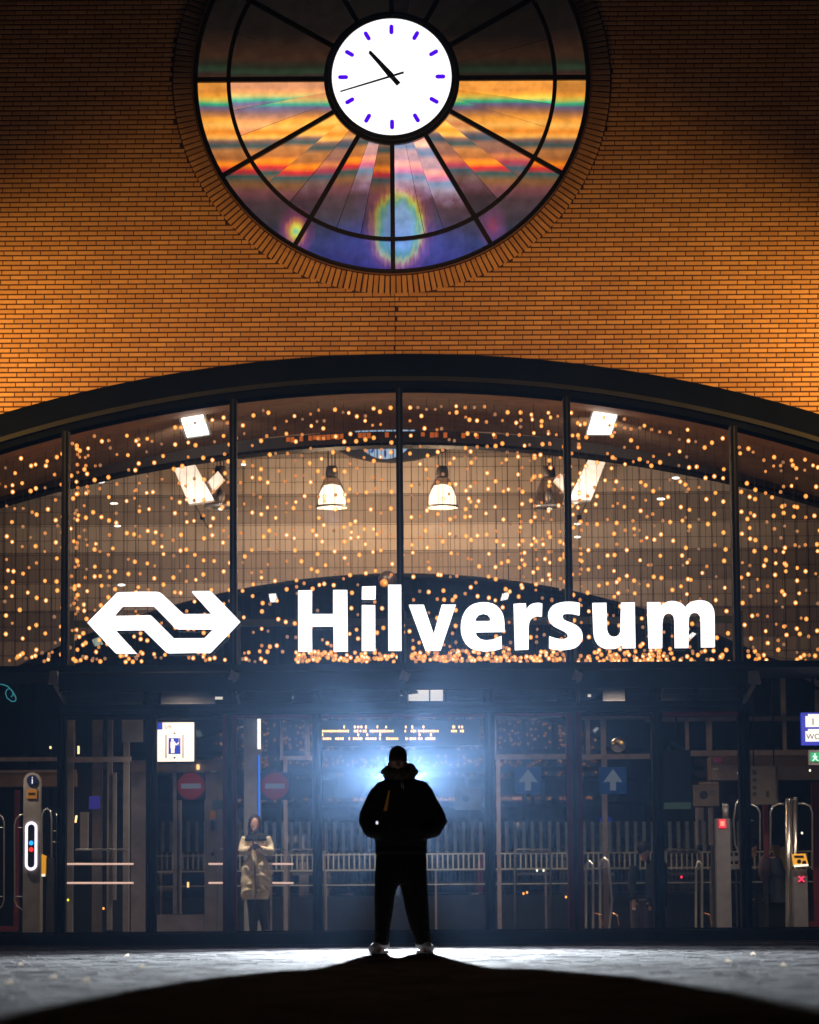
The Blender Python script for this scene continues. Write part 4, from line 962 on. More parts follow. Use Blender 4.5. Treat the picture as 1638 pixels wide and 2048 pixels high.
# lift sign
lsn = thing('lift_sign', 'square glowing white sign with a blue lift pictogram', 'sign', P(347, 1523, 1.6))
YG = 1.6; LW = emat('sign_warm_white', (1, .82, .66), 1.05); BL = emat('sign_blue', (.01, .035, .38), .8); INK = emat('sign_ink', (.01, .005, .02), .2)
part('light_box', LW, lsn, 311, 1445, 388, 1523, YG, .12); part('casing', NAVY, lsn, 308, 1442, 391, 1526, YG + .03, .1)
part('blue_corner', BL, lsn, 311, 1445, 325, 1459, YG - .006, .005)
text('lettering', 'Lift', 336, 1453.5, YG - .008, 8, INK, lsn)
part('car_shape', BL, lsn, 337, 1476, 361, 1508, YG - .006, .005)
for q in ((331, 1469, 333, 1516), (365, 1469, 367, 1516)): part('door_line', INK, lsn, *q, YG - .006, .005)
mb = MB(); c = P(345, 1480, YG); mb.disc((c.x, YG - .012, c.z), 2.6 * k41, .004, 14); rbox(mb, 341, 1483, 350, 1496, YG - .012, .004); rbox(mb, 342, 1496, 349, 1506, YG - .012, .004)
mb.prism([[P(x, y, YG - .016) for x, y in ((349, 1484), (353, 1488), (357, 1484), (358, 1486), (353, 1491), (348, 1488))]], Vector((0, .003, 0)))
for yy in (1478, 1482, 1486, 1490): mb.disc((P(358, yy, YG).x, YG - .012, P(358, yy, YG).z), .8 * k41, .003, 8)
mb.build('passenger_figure', LW, lsn)
mb = MB()
for yy, s in ((1468, 1), (1514, -1)): mb.prism([[P(346, yy, YG - .006), P(352, yy, YG - .006), P(349, yy - 4 * s, YG - .006)]], Vector((0, .005, 0)))
mb.build('arrow_marks', INK, lsn)
MB().tube([(P(349, 1442, YG).x, YG + .08, P(349, 1442, YG).z), (P(349, 1442, YG).x, YG + .08, ZT)], .02).build('hanger', NAVY, lsn)
# no entry signs and arrow signs on the door glass
def kx(Y): return (40 + Y) / F
SIGNRED = emat('sign_red', (.16, .012, .02), .42); GREYBAR = emat('bar_grey', (.16, .18, .22), .45); BACKB = mat('sign_back', (.02, .03, .05), .6)
for i, (px, lab) in enumerate(((382, 'round no entry sign on the door left of the maroon post'), (550, 'round no entry sign on the door right of the maroon post'))):
    t = thing('no_entry_sign', lab, 'no entry sign', P(px, 1572, -.02), 'no entry signs on the doors')
    c = P(px, 1572, -.02); MB().disc((c.x, -.03, c.z), 27 * kx(0), .006, 40).build('red_disc', SIGNRED, t)
    MB().disc((c.x, -.032, c.z), 28.5 * kx(0), .008, 40, 27 * kx(0)).build('rim', BACKB, t)
    part('bar', GREYBAR, t, px - 20, 1567, px + 20, 1577, -.04, .006)
    part('backing_plate', BACKB, t, px - 29, 1545, px + 29, 1600, -.02, .006)
AB = emat('arrow_sign_blue', (.01, .05, .17), .22); AW = emat('arrow_grey', (.22, .25, .30), .3)
for i, (px, lab) in enumerate(((1056, 'square blue sign with an upward arrow left of the right maroon post'), (1226, 'square blue sign with an upward arrow right of the right maroon post'))):
    t = thing('arrow_sign', lab, 'arrow sign', P(px, 1560, -.02), 'blue arrow signs on the doors')
    part('blue_plate', AB, t, px - 27, 1534, px + 27, 1588, -.03, .008)
    MB().prism([[P(px + x, 1560 + y, -.042) for x, y in ((0, -22), (18, 2), (18, 5), (6, 3), (6, 21), (-6, 21), (-6, 3), (-18, 5), (-18, 2))]], Vector((0, .006, 0))).build('arrow', AW, t)
# led board
lb = thing('led_board', 'hanging information board with two rows of amber dot text', 'display board', P(785, 1440, 5.0))
YD = 5.0; part('case', mat('led_case', (.012, .016, .024), .5), lb, 632, 1440, 962, 1492, YD, .15)
LED = emat('amber_led', (1, .50, .12), 3.0); kz = 1638 / 340.
def ledrow(y, runs, h_):
    mb = MB()
    for a, b_ in runs:
        x = a
        while x < b_ - 6:
            w_ = min(R.uniform(14, 20), b_ - x)
            c0 = P(620 + x / kz, 1430 + y / kz, YD - .01); hh = h_ * R.uniform(.8, 1.1) / kz / 2 * 45 / F; ww = w_ / kz / 2 * 45 / F
            mb.prism([[Vector((c0.x + ww * (1 + math.cos(2 * PI * k / 8)), YD - .01, c0.z + hh * math.sin(2 * PI * k / 8))) for k in range(8)]], Vector((0, .008, 0))); x += w_ + R.uniform(3, 6)
    return mb
for y, runs, h_ in ((115, [(322, 342), (422, 442), (455, 474), (486, 505), (530, 550), (642, 660), (726, 744), (915, 932), (976, 994), (1084, 1102), (1372, 1398), (1430, 1444), (1456, 1482)], 32),
                    (155, [(113, 380), (422, 466), (478, 494), (508, 545), (575, 805), (910, 926), (970, 1022), (1040, 1245), (1360, 1424), (1444, 1488)], 28),
                    (190, [(112, 130), (457, 474), (544, 562), (667, 685), (1047, 1064), (1155, 1174)], 30),
                    (228, [(100, 205), (243, 332), (372, 390), (413, 505), (535, 640), (665, 692), (733, 850), (918, 945), (960, 1022), (1040, 1090), (1110, 1214)], 28)):
    ledrow(y, runs, h_).build('text_row', LED, lb)
for px in (660, 930): c = P(px, 1440, YD); MB().tube([(c.x, YD + .08, c.z), (c.x, YD + .08, TRZ(YD))], .015).build('hanger_rod', NAVY, lb)
# lit panel under the canopy
lp = thing('lit_direction_panel', 'bright white lit direction panel seen under the middle of the canopy', 'sign', P(848, 1400, 6))
quadprism([(832, 1366), (858, 1366), (858, 1401), (809, 1401), (809, 1390), (836, 1387), (836, 1381), (832, 1379)], 6, .1, 'left_panel', emat('panel_light', (1, .86, .74), 1.1), lp)
quadprism([(861, 1366), (886, 1366), (886, 1401), (861, 1401)], 6, .1, 'right_panel', emat('panel_light', (1, .86, .74), 1.1), lp)
quadprism([(808, 1364), (888, 1364), (888, 1402), (808, 1402)], 6.11, .03, 'back_plate', NAVY2, lp)
text('direction_arrow', 'r', 876, 1373, 5.97, 9, INK, lp)
quadprism([(808, 1364), (830, 1364), (830, 1376), (808, 1384)], 5.95, .05, 'upper_corner', NAVY2, lp)
for px in (840, 875): c = P(px, 1366, 6); MB().tube([(c.x, 6.05, c.z), (c.x, 6.05, TRZ(6))], .012).build('hanger_rod', NAVY, lp)
# blue light column
bc = thing('light_column', 'thin vertical light tube, white at the top and blue below', 'tube lamp', P(518, 1880, 8))
for y0, y1, w_, m_ in ((1437, 1498, 6, emat('tube_white', (1, .86, .7), 1.6)), (1510, 1638, 3, emat('tube_blue', (.0, .16, .85), 1.0))): part('tube', m_, bc, 518 - w_ / 2, y0, 518 + w_ / 2, y1, 8, .03)
part('column', mat('column_grey', (.16, .16, .17), .6), bc, 488, 1432, 522, 1872, 8.1, .1)
# ------------------------------------------------------------------ lobby objects, right
t = thing('security_mirror', 'small round convex mirror above the right arrow sign', 'mirror', P(1238, 1490, 5))
c = P(1237, 1490, 5); MB().ell(c, (.105, .05, .10), 20, 12).build('mirror_bowl', CHROME, t); part('bracket', BLACK, t, 1250, 1485, 1258, 1506, 5.05, .03)
t = thing('hanging_black_board', 'dark hanging board left of the rightmost door post', 'board', P(1353, 1620, 3))
part('board', mat('black_board', (.004, .006, .01), .9, 0, .1, 4, .05, 20, .05), t, 1326, 1500, 1382, 1604, 3, .05); part('green_strip', mat('dark_green_strip', (.01, .05, .045), .6), t, 1326, 1605, 1382, 1618, 3, .05)
c = P(1353, 1500, 3); MB().tube([(c.x, 3.03, c.z), (c.x, 3.03, TRZ(3))], .012).build('hanger', NAVY, t)
NOT = mat('notice_paper', (.30, .25, .21), .7)
t = thing('notice_board', 'beige notice with a dark round emblem above the card pillar', 'notice', P(1413, 1612, 5))
part('sheet', NOT, t, 1387, 1570, 1438, 1612, 5, .03); part('top_tab', NOT, t, 1398, 1564, 1437, 1569, 5.01, .03)
c = P(1407, 1590, 5); MB().disc((c.x, 4.985, c.z), .06, .012, 7).build('emblem', BLACK, t); c = P(1424, 1586, 5); MB().disc((c.x, 4.985, c.z), .035, .012, 12, .022).build('small_ring', mat('faded_print', (.18, .15, .14), .7), t)
for q in ((1392, 1615, 1408, 1690), (1418, 1615, 1426, 1690)): part('leg', MAUVE, t, *q, 5.02, .05)
part('leg_core', BACKB, t, 1398, 1640, 1403, 1690, 5.0, .015)
t = thing('pale_notice', 'faint pale notice on the door right of the man', 'notice', P(937, 1620, 4), None)
part('sheet', mat('pale_notice_paper', (.22, .24, .26), .7), t, 910, 1574, 963, 1620, 4, .02); c = P(932, 1597, 4); MB().disc((c.x, 3.985, c.z), .05, .012, 7).build('emblem', BACKB, t)
tm = thing('ticket_machine_bank', 'brown grey ticket machine cabinet along the right wall', 'ticket machine', P(1530, 1560, 8))
part('cabinet', BRW, tm, 1421, 1512, 1700, 1558, 8, .5); part('screen_strip', MAUVE, tm, 1424, 1530, 1500, 1560, 7.95, .04); part('shelf', MAUVE, tm, 1555, 1532, 1700, 1559, 7.94, .05)
part('screen_mark', emat('dim_magenta', (.12, .02, .05), .5), tm, 1427, 1516, 1443, 1524, 7.98, .015); part('slot', WHITEP, tm, 1426, 1536, 1437, 1540, 7.93, .015)
for q in ((1424, 1561, 1430, 1880), (1640, 1561, 1660, 1880)): part('leg', DARKW, tm, *q, 8.1, .2)
t = thing('price_board', 'grey brown board with dark symbols hanging over the right gates', 'board', P(1528, 1610, 4))
part('board', mat('grey_brown_board', (.16, .13, .11), .7), t, 1500, 1532, 1556, 1609, 4, .04)
mb = MB()
for yy in (1546, 1560, 1575, 1588): c = P(1509, yy, 4); mb.disc((c.x, 3.985, c.z), .028, .01, 10)
rbox(mb, 1532, 1582, 1538, 1594, 3.985, .01); rbox(mb, 1504, 1540, 1512, 1543, 3.985, .01); mb.build('symbols', BLACK, t)
for px in (1508, 1548): c = P(px, 1532, 4); MB().tube([(c.x, 4.02, c.z), (c.x, 4.02, TRZ(4))], .01).build('hanger', NAVY, t)
t = thing('platform_sign', 'blue sign with white tiles reading 1 and WC at the right edge', 'sign', P(1625, 1490, 2.5))
part('blue_box', emat('platform_sign_blue', (.02, .04, .55), .75), t, 1603, 1425, 1652, 1490, 2.5, .12)
WT = emat('platform_tile', (1, .88, .80), 1.15)
for y0, y1, s_, hp in ((1432, 1454, '1', 14), (1462, 1483, 'WC', 11)):
    part('tile', WT, t, 1611, y0, 1650, y1, 2.49, .008); part('tile_tab', WT, t, 1616, y0 - 4, 1640, y0, 2.491, .008)
    text('lettering', s_, 1626, (y0 + y1) / 2 + 1, 2.47, hp, INK, t)
c = P(1628, 1425, 2.5); MB().tube([(c.x, 2.56, c.z), (c.x, 2.56, TRZ(2.5))], .02).build('hanger', NAVY, t)
t = thing('exit_sign', 'green emergency exit sign with a running figure at the right edge', 'exit sign', P(1633, 1525, 2.6))
part('casing', MAUVE, t, 1617, 1500, 1656, 1530, 2.63, .08); part('green_face', emat('exit_green', (.02, .45, .16), .9), t, 1621, 1505, 1653, 1523, 2.61, .015)
mb = MB(); c = P(1630, 1508.5, 2.6); mb.disc((c.x, 2.6, c.z), .012, .006, 10)
mb.prism([[P(x, y, 2.6) for x, y in ((1626, 1511), (1632, 1511), (1636, 1514), (1633, 1515), (1634, 1518), (1638, 1522), (1635, 1522), (1630, 1518), (1627, 1522), (1624, 1522), (1628, 1517), (1628, 1514), (1625, 1515))]], Vector((0, .006, 0)))
mb.prism([[P(x, y, 2.6) for x, y in ((1641, 1513), (1646, 1513), (1646, 1510), (1650, 1514.5), (1646, 1519), (1646, 1516), (1641, 1516))]], Vector((0, .006, 0)))
mb.build('running_figure', emat('exit_white', (.8, 1, .9), 1.0), t)
c = P(1633, 1500, 2.6); MB().tube([(c.x, 2.66, c.z), (c.x, 2.66, P(1633, 1490, 2.6).z)], .02).build('hanger', NAVY, t)
# ticket gates
gp = mat('gate_grey', (.20, .19, .20), .5, .3)
t = thing('card_pillar', 'grey ticket gate pillar with a glowing red square on top', 'gate pillar', P(1447, 1880, 3))
part('body', gp, t, 1434, 1637, 1462, 1882, 3, .22); part('red_light', emat('red_square_light', (1, .02, .05), 1.6), t, 1438, 1639, 1452, 1656, 2.98, .02); part('red_core', emat('red_core_light', (1, .25, .15), 1.6), t, 1441, 1642, 1449, 1652, 2.97, .01)
MB().tube([P(1451, 1637, 3.1), P(1451, 1612, 3.1)], .04, 12).build('column', ZINC, t); MB().ell(P(1451, 1611, 3.1), (.04, .04, .03)).build('column_cap', CHROME, t)
t = thing('low_gate_housing', 'steel gate housing with glass wing beside the card pillar', 'gate', P(1478, 1880, 3.4))
part('top_box', gp, t, 1448, 1712, 1482, 1722, 3.3, .3); part('top_box', gp, t, 1450, 1728, 1486, 1738, 3.3, .3)
part('glass_wing', LAMPGLASS, t, 1462, 1740, 1480, 1870, 3.3, .02)
for q in ((1456, 1739, 1459, 1878), (1472, 1739, 1475, 1878)): part('edge_rail', mat('blue_grey_rail', (.22, .30, .36), .4, .4), t, *q, 3.32, .04)
hoop([(1482, 1712), (1470, 1690), (1467, 1640), (1472, 1608), (1478, 1598)], 3.4, .012, 'curved steel gate hoop just left of the rightmost door post')
hoop([(1494, 1609), (1504, 1609), (1514, 1614), (1520, 1625), (1520, 1700)], 3.4, .012, 'curved steel gate hoop just right of the rightmost door post', bars=((1494, 1641, 1507, 1641),))
hoop([(1541, 1700), (1541, 1625), (1546, 1613), (1556, 1608), (1576, 1607)], 3.4, .013, 'curved steel gate hoop left of the twin gate columns')
hoop([(1590, 1607), (1608, 1607), (1620, 1612), (1625, 1626), (1625, 1740)], 3.4, .013, 'curved steel gate hoop right of the twin gate columns')
t = thing('gate_column', 'left tall steel column of the twin gate columns at the right', 'gate column', P(1578, 1880, 3.3), 'twin steel gate columns')
MB().tube([P(1578, 1880, 3.3), P(1578, 1600, 3.3)], .045, 12).build('column', CHROME, t); MB().ell(P(1578, 1599, 3.3), (.05, .05, .02)).build('cap', CHROME, t)
t = thing('gate_column', 'right tall steel column of the twin gate columns at the right', 'gate column', P(1592, 1880, 3.3), 'twin steel gate columns')
MB().tube([P(1592, 1880, 3.3), P(1591, 1598, 3.3)], .028, 12).build('column', CHROME, t); MB().ell(P(1591, 1597, 3.3), (.032, .032, .02)).build('cap', CHROME, t)
t = thing('card_reader', 'yellow orange card reader with a red cross light at the right', 'card reader', P(1603, 1880, 2.6))
part('pillar', gp, t, 1588, 1738, 1616, 1882, 2.62, .2)
quadprism([(1585, 1708), (1611, 1707), (1617, 1730), (1588, 1732)], 2.55, .1, 'reader_face', emat('amber_reader_face', (1, .42, .04), .75), t)
quadprism([(1588, 1711), (1607, 1711), (1608, 1716), (1589, 1716)], 2.54, .009, 'reader_screen', BLACK, t)
c = P(1603, 1723, 2.54); MB().disc((c.x - .03, 2.54, c.z), .028, .009, 14).build('reader_pad', BLACK, t); MB().disc((c.x + .035, 2.54, c.z - .015), .028, .009, 14).build('reader_pad', BLACK, t)
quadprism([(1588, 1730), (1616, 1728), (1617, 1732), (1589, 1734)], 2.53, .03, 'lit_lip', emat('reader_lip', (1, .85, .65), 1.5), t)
mb = MB(); c = P(1603, 1758, 2.6)
for a_ in (PI / 4, -PI / 4): mb.prism([bar(c.x, c.z, a_, -.05, .05, .016, .016, 2.6)], Vector((0, .012 + a_ * .002, 0)))
mb.build('red_cross', emat('red_cross_light', (1, .03, .10), 1.8), t)
t = thing('red_gate_frame', 'dark red frame post between the right gate hoops', 'gate frame', P(1533, 1880, 5), 'red gate frames')
part('upright', RED, t, 1528, 1609, 1537, 1730, 5, .08); part('base_post', DARKW, t, 1529, 1731, 1536, 1880, 5, .08)
t = thing('red_gate_frame', 'dark red L shaped frame at the right picture edge', 'gate frame', P(1634, 1880, 5), 'red gate frames')
part('upright', RED, t, 1626, 1565, 1650, 1842, 5, .08); part('foot_rail', RED, t, 1619, 1843, 1650, 1858, 4.98, .08)
for i, (x, lab) in enumerate(((1552, 'yellow poster panel behind the right gates'), (1567, 'tall yellow poster panel nearest the twin gate columns'))):
    tag(part('yellow_poster', mat('yellow_poster', (.42, .30, .12), .7), None, x - 6, 1690 + i * 4, x + 8, 1740, 6, .03), lab, 'poster', 'yellow posters behind the gates')
# swing gates with chrome hoops, lower right
for i, (x0, x1, yt, lab) in enumerate(((1172, 1186, 1722, 'tall chrome walk-through hoop right of the maroon post'), (1200, 1218, 1716, 'second chrome walk-through hoop right of the maroon post'), (1392, 1404, 1722, 'chrome walk-through hoop left of the card pillar'))):
    t = thing('swing_gate', lab, 'swing gate', P(x0, 1880, 2.5 + .2 * i), 'chrome walk-through hoops')
    Y = 2.5 + .2 * i
    MB().tube([P(x0, 1880, Y), P(x0, yt + 18, Y), P(x0 + 3, yt + 4, Y), P((x0 + x1) / 2, yt, Y), P(x1 - 2, yt + 6, Y), P(x1, yt + 22, Y), P(x1 + (6 if i == 1 else 0), 1800, Y), P(x1 - (2 if i == 1 else 0), 1880, Y)], .017, 8).build('hoop', CHROME, t)
    part('glass_leaf', LAMPGLASS, t, x0 + 3, yt + 20, x1 - 1, 1868, Y + .02, .012)
    MB().tube([P(x1 + 4, 1826, Y), P(x1 + 16, 1830, Y), P(x1 + 20, 1852, Y)], .011, 6).build('foot_bar', mat('bronze_bar', (.8, .38, .15), .25, .9), t)
for i, (px, py, c_, lab) in enumerate([(1047, 1787, 0, 'left of two tiny orange lamps low in the pane right of the man'), (1054, 1785, 0, 'right of two tiny orange lamps low in the pane right of the man'), (1132, 1794, 0, 'tiny orange lamp beside the right maroon post'),
        (1363, 1754, 1, 'tiny red lamp left of the card pillar'), (1074, 1741, 2, 'left tiny white lamp on the railing'), (1087, 1741, 2, 'right tiny white lamp on the railing'), (207, 1817, 0, 'tiny orange floor lamp in the left shaft'), (136, 1800, 3, 'tiny yellow lamp beside the left door post'),
        (450, 1793, 2, 'tiny white lamp left of the left maroon post'), (1620, 1541, 2, 'tiny white lamp under the exit sign'), (1477, 1546, 2, 'tiny white lamp beside the rightmost door post'), (1604, 1666, 2, 'tiny white lamp behind the twin gate columns')]):
    o = MB().ell(P(px, py, 4.4), (.014, .014, .018), 8, 6).build('indicator_lamp', [emat('ind_orange', (1, .35, .05), 2), emat('ind_red', (1, .02, .08), 2), emat('ind_white', (1, .9, .7), 1.5), emat('ind_yellow', (1, .8, .02), 1.5)][c_]); tag(o, lab, 'indicator lamp', 'tiny lamps in the lobby')

# ------------------------------------------------------------------ people
def fuse(mb, name, m, parent, voxel=.012, smooth=2):
    """several overlapping closed shapes grown into ONE continuous surface"""
    me = mb.mesh(name, None); tmp = bpy.data.objects.new(name, me); COL.objects.link(tmp)
    r = tmp.modifiers.new('r', 'REMESH'); r.mode = 'VOXEL'; r.voxel_size = voxel; r.use_smooth_shade = True
    s = tmp.modifiers.new('s', 'SMOOTH'); s.factor = .5; s.iterations = smooth
    dg = bpy.context.evaluated_depsgraph_get(); out = bpy.data.meshes.new_from_object(tmp.evaluated_get(dg))
    bpy.data.objects.remove(tmp); out.name = name; out.materials.clear(); out.materials.append(m)
    out.polygons.foreach_set('use_smooth', [True] * len(out.polygons))
    return link(name, out, parent)
def ering(cx, cy, z, rx, ry, n=20, e=2.3):
    out = []
    for j in range(n):
        a = 2 * PI * j / n; c_, s_ = math.cos(a), math.sin(a)
        out.append(Vector((cx + rx * math.copysign(abs(c_) ** (2 / e), c_), cy + ry * math.copysign(abs(s_) ** (2 / e), s_), z)))
    return out
def hand(mb, wrist, d, side, s=1.0):
    """palm, four unequal bent fingers and a thumb; d = finger direction, side = thumb side"""
    w_ = Vector(wrist); d = Vector(d).normalized(); sd = Vector(side).normalized(); up = d.cross(sd)
    mb.tube([w_ - d * .02 * s, w_ + d * .03 * s, w_ + d * .085 * s], [.024 * s, .036 * s, .036 * s], 8, flat=.55)
    for k, L_ in enumerate((.070, .080, .074, .058)):
        b0 = w_ + d * .08 * s + sd * (.027 - .018 * k) * s
        mb.tube([b0, b0 + d * L_ * .45 * s + up * .004, b0 + d * L_ * .8 * s + up * .02 * s, b0 + d * L_ * .9 * s + up * .036 * s], [.009 * s, .0085 * s, .0078 * s, .006 * s], 6)
    t0 = w_ + d * .025 * s + sd * .028 * s
    mb.tube([t0, t0 + (d * .5 + sd * .8).normalized() * .04 * s + up * .01, t0 + (d * .8 + sd * .5).normalized() * .07 * s + up * .02 * s], [.012 * s, .010 * s, .007 * s], 6)
def head(mb, c, s=1.0, face=(0, -1, 0)):
    c = Vector(c); f = Vector(face).normalized(); sd = f.cross(Vector((0, 0, 1)))
    mb.ell(c + Vector((0, 0, .02 * s)), (.078 * s, .092 * s, .115 * s), 16, 12)
    mb.ell(c + f * .025 * s - Vector((0, 0, .06 * s)), (.055 * s, .06 * s, .055 * s))
    mb.tube([c + f * .088 * s + Vector((0, 0, .02 * s)), c + f * .112 * s - Vector((0, 0, .022 * s)), c + f * .09 * s - Vector((0, 0, .03 * s))], [.010 * s, .016 * s, .010 * s], 8)
    mb.tube([c + f * .088 * s - Vector((0, 0, .058 * s)) - sd * .02 * s, c + f * .093 * s - Vector((0, 0, .058 * s)), c + f * .088 * s - Vector((0, 0, .058 * s)) + sd * .02 * s], .007 * s, 6)
    for k in (-1, 1):
        mb.ell(c + sd * .082 * s * k - Vector((0, 0, .005 * s)), (.014 * s, .02 * s, .032 * s), 8, 6)
        mb.tube([c + f * .086 * s + sd * k * .012 * s + Vector((0, 0, .034 * s)), c + f * .082 * s + sd * k * .045 * s + Vector((0, 0, .036 * s))], .008 * s, 6)
def eyes(c, parent, face=(0, -1, 0), s=1.0):
    f = Vector(face).normalized(); sd = f.cross(Vector((0, 0, 1)))
    for k in (-1, 1): MB().ell(Vector(c) + f * .080 * s + sd * k * .03 * s + Vector((0, 0, .018 * s)), (.012 * s, .012 * s, .008 * s), 8, 6).build('eye', mat('eye_white', (.5, .5, .48), .3), parent)
# ---- the man, seen against the light, facing the camera
M0 = P(801, 1905, YM)
man = thing('person', 'man in black jacket and beanie standing legs apart, hands in pockets, against the blue glow', 'person', (M0.x, YM, 0))
zf = lambda py: P(800, py, YM).z
xf = lambda px, py: P(px, py, YM).x
SZ = 30.0 / F
hc_ = P(796, 1530, YM); HZ = hc_.z
body = MB()
head(body, (hc_.x, YM - .01, HZ - .0), 1.0)
body.tube([(hc_.x, YM + .01, HZ - .08), (hc_.x, YM + .02, HZ - .22)], [.062, .07], 12)
body.rings([ering(xf(a, y), YM + .01, zf(y), w_ * SZ, dp) for a, y, w_, dp in ((801, 1572, 20, .07), (801, 1590, 40, .10), (801, 1640, 36, .12), (801, 1690, 33, .11), (801, 1730, 36, .12), (801, 1762, 34, .12))])
for s, pts in ((-1, [(776, 1755), (768, 1825), (764, 1890)]), (1, [(824, 1755), (832, 1825), (845, 1888)])):
    body.tube([P(x, y, YM) for x, y in pts], [.085, .06, .042], 12)
    e_ = pts[-1]; body.tube([P(e_[0], 1896, YM) + Vector((0, .04, 0)), P(e_[0] + s * 8, 1900, YM) + Vector((0, -.16, 0))], [.04, .035], 10, flat=.7)
for s, pts in ((-1, [(764, 1588), (741, 1642), (772, 1660)]), (1, [(840, 1588), (870, 1642), (838, 1660)])):
    q = [P(*pts[0], YM), P(*pts[1], YM) + Vector((0, .03, 0)), P(*pts[2], YM) + Vector((0, -.02, 0))]
    body.tube(q, [.06, .045, .03], 10)
    hand(body, q[2], (q[2] - q[1]) * .6 + Vector((0, 0, -.12)), (0, -1, 0), 1.0)
fuse(body, 'body', SKIN, man, .011); eyes((hc_.x, YM - .01, HZ), man)
jk = MB()
JR = [(1558, 774, 830, .10), (1562, 762, 846, .12), (1566, 753, 855, .13), (1576, 747, 860, .14), (1592, 748, 859, .15), (1620, 750, 856, .165), (1650, 750, 855, .17), (1680, 750, 854, .165), (1694, 751, 853, .16), (1703, 752, 852, .145)]
jk.rings([ering(xf((a + b_) / 2, y), YM, zf(y), (b_ - a) / 2 * SZ, d_, 24, 2.5) for y, a, b_, d_ in JR])
for pts in ([(762, 1577, 12.5, 0), (756.5, 1586, 16.5, 0), (747, 1608, 19, .01), (739.5, 1630, 21, .03), (738, 1643, 21, .02), (744, 1660, 17.5, -.04), (760, 1666, 14, -.12), (768, 1668, 11, -.14)],
            [(842, 1576, 12.5, 0), (848.5, 1584, 17, 0), (857, 1606, 19, .01), (869, 1630, 21, .03), (874.5, 1642, 20.5, .02), (866, 1660, 17, -.04), (850, 1666, 14, -.12), (840, 1668, 11, -.14)]):
    jk.tube([P(x, y, YM) + Vector((0, dy, 0)) for x, y, r, dy in pts], [r * SZ for x, y, r, dy in pts], 14)
for k in range(9):     # folds round the waist and chest
    fx_ = M0.x + R.uniform(-.17, .1); fz_ = zf(R.uniform(1600, 1690)); fl_ = R.uniform(.06, .14); fs_ = R.uniform(-.04, .04)
    jk.tube([(fx_, YM - .15, fz_), (fx_ + fl_ / 2, YM - .166, fz_ + fs_), (fx_ + fl_, YM - .15, fz_ + fs_ * 1.5)], [.006, .012, .006], 6)
fuse(jk, 'jacket', CLOTH, man, .012, 1)
MB().rings([ering(xf(802, y), YM, zf(y), w_ * SZ, d_, 28, 2.5) for y, w_, d_ in ((1697, 51, .165), (1703, 51.5, .168), (1709, 50.5, .160))]).build('jacket_hem', CLOTH, man)
tr = MB()
tr.rings([ering(xf((a + b_) / 2, y), YM, zf(y), (b_ - a) / 2 * SZ, d_, 24, 2.4) for y, a, b_, d_ in ((1698, 755, 850, .13), (1720, 752, 853, .14), (1748, 750, 853, .145), (1768, 750, 854, .13))])
LL = [(1755, 749.5, 803, .13), (1775, 749.5, 794.5, .13), (1795, 749, 789, .125), (1822, 749, 786, .12), (1850, 749.5, 781, .11), (1875, 748.5, 778, .11), (1890, 747.5, 777.5, .11)]
RL_ = [(1755, 797, 854, .13), (1775, 801.5, 855, .13), (1795, 806, 856, .125), (1822, 811, 858, .12), (1850, 818, 859, .11), (1875, 827, 861, .11), (1890, 831, 862.5, .11)]
for Ls in (LL, RL_): tr.rings([ering(xf((a + b_) / 2, y), YM, zf(y), (b_ - a) / 2 * SZ, d_, 20, 2.2) for y, a, b_, d_ in Ls])
for s, cx in ((-1, 763), (1, 846)):
    for y in (1880, 1862, 1838): tr.tube([(xf(cx - 12, y), YM - .09, zf(y)), (xf(cx, y), YM - .112, zf(y + 4)), (xf(cx + 12, y), YM - .09, zf(y - 3))], .010, 6)
fuse(tr, 'trousers', TROU, man, .012, 1)
MB().rings([ering(hc_.x + dx, YM + .005, zf(y), w_ * SZ, d_, 20, 2.2) for y, w_, d_, dx in ((1519, 18.2, .102, 0), (1511, 18, .104, 0), (1505, 17.1, .100, 0), (1500, 15, .088, 0), (1496, 11.8, .07, 0), (1493.2, 7.8, .048, 0), (1491.4, 3.2, .02, 0))]).build('beanie', KNIT, man)
MB().rings([ering(hc_.x, YM + .0, zf(y), w_ * SZ, d_, 20, 2.2) for y, w_, d_ in ((1523, 18, .106), (1520, 18.6, .112), (1513, 18.4, .112), (1511, 17.9, .107))]).build('beanie_cuff', KNIT, man)
hd = MB()
cx = xf(799, 1548)
hd.tube([(cx + .135 * math.cos(a_) * 1.0, YM + .02 - .10 * math.sin(a_), zf(1546) + .012 * math.cos(2 * a_) - (.03 if abs(a_ - PI / 2) < .6 else 0)) for a_ in [2 * PI * k / 20 for k in range(21)]], .036, 12, cap=False)
hd.rings([ering(cx, YM + .01, zf(y), w_ * SZ, d_, 20) for y, w_, d_ in ((1574, 33, .12), (1565, 30, .12), (1556, 31, .13), (1547, 32, .13), (1541, 30, .12), (1536, 24, .10))])
for px, py, r, v in ((775, 1546, 9.5, 15), (785, 1552, 12, 16), (821.5, 1537, 9.5, 11), (818, 1550, 10.5, 15)): hd.ell(P(px, py, YM), (r * SZ, .075, v * SZ))
fuse(hd, 'hood', FUR, man, .011, 1)
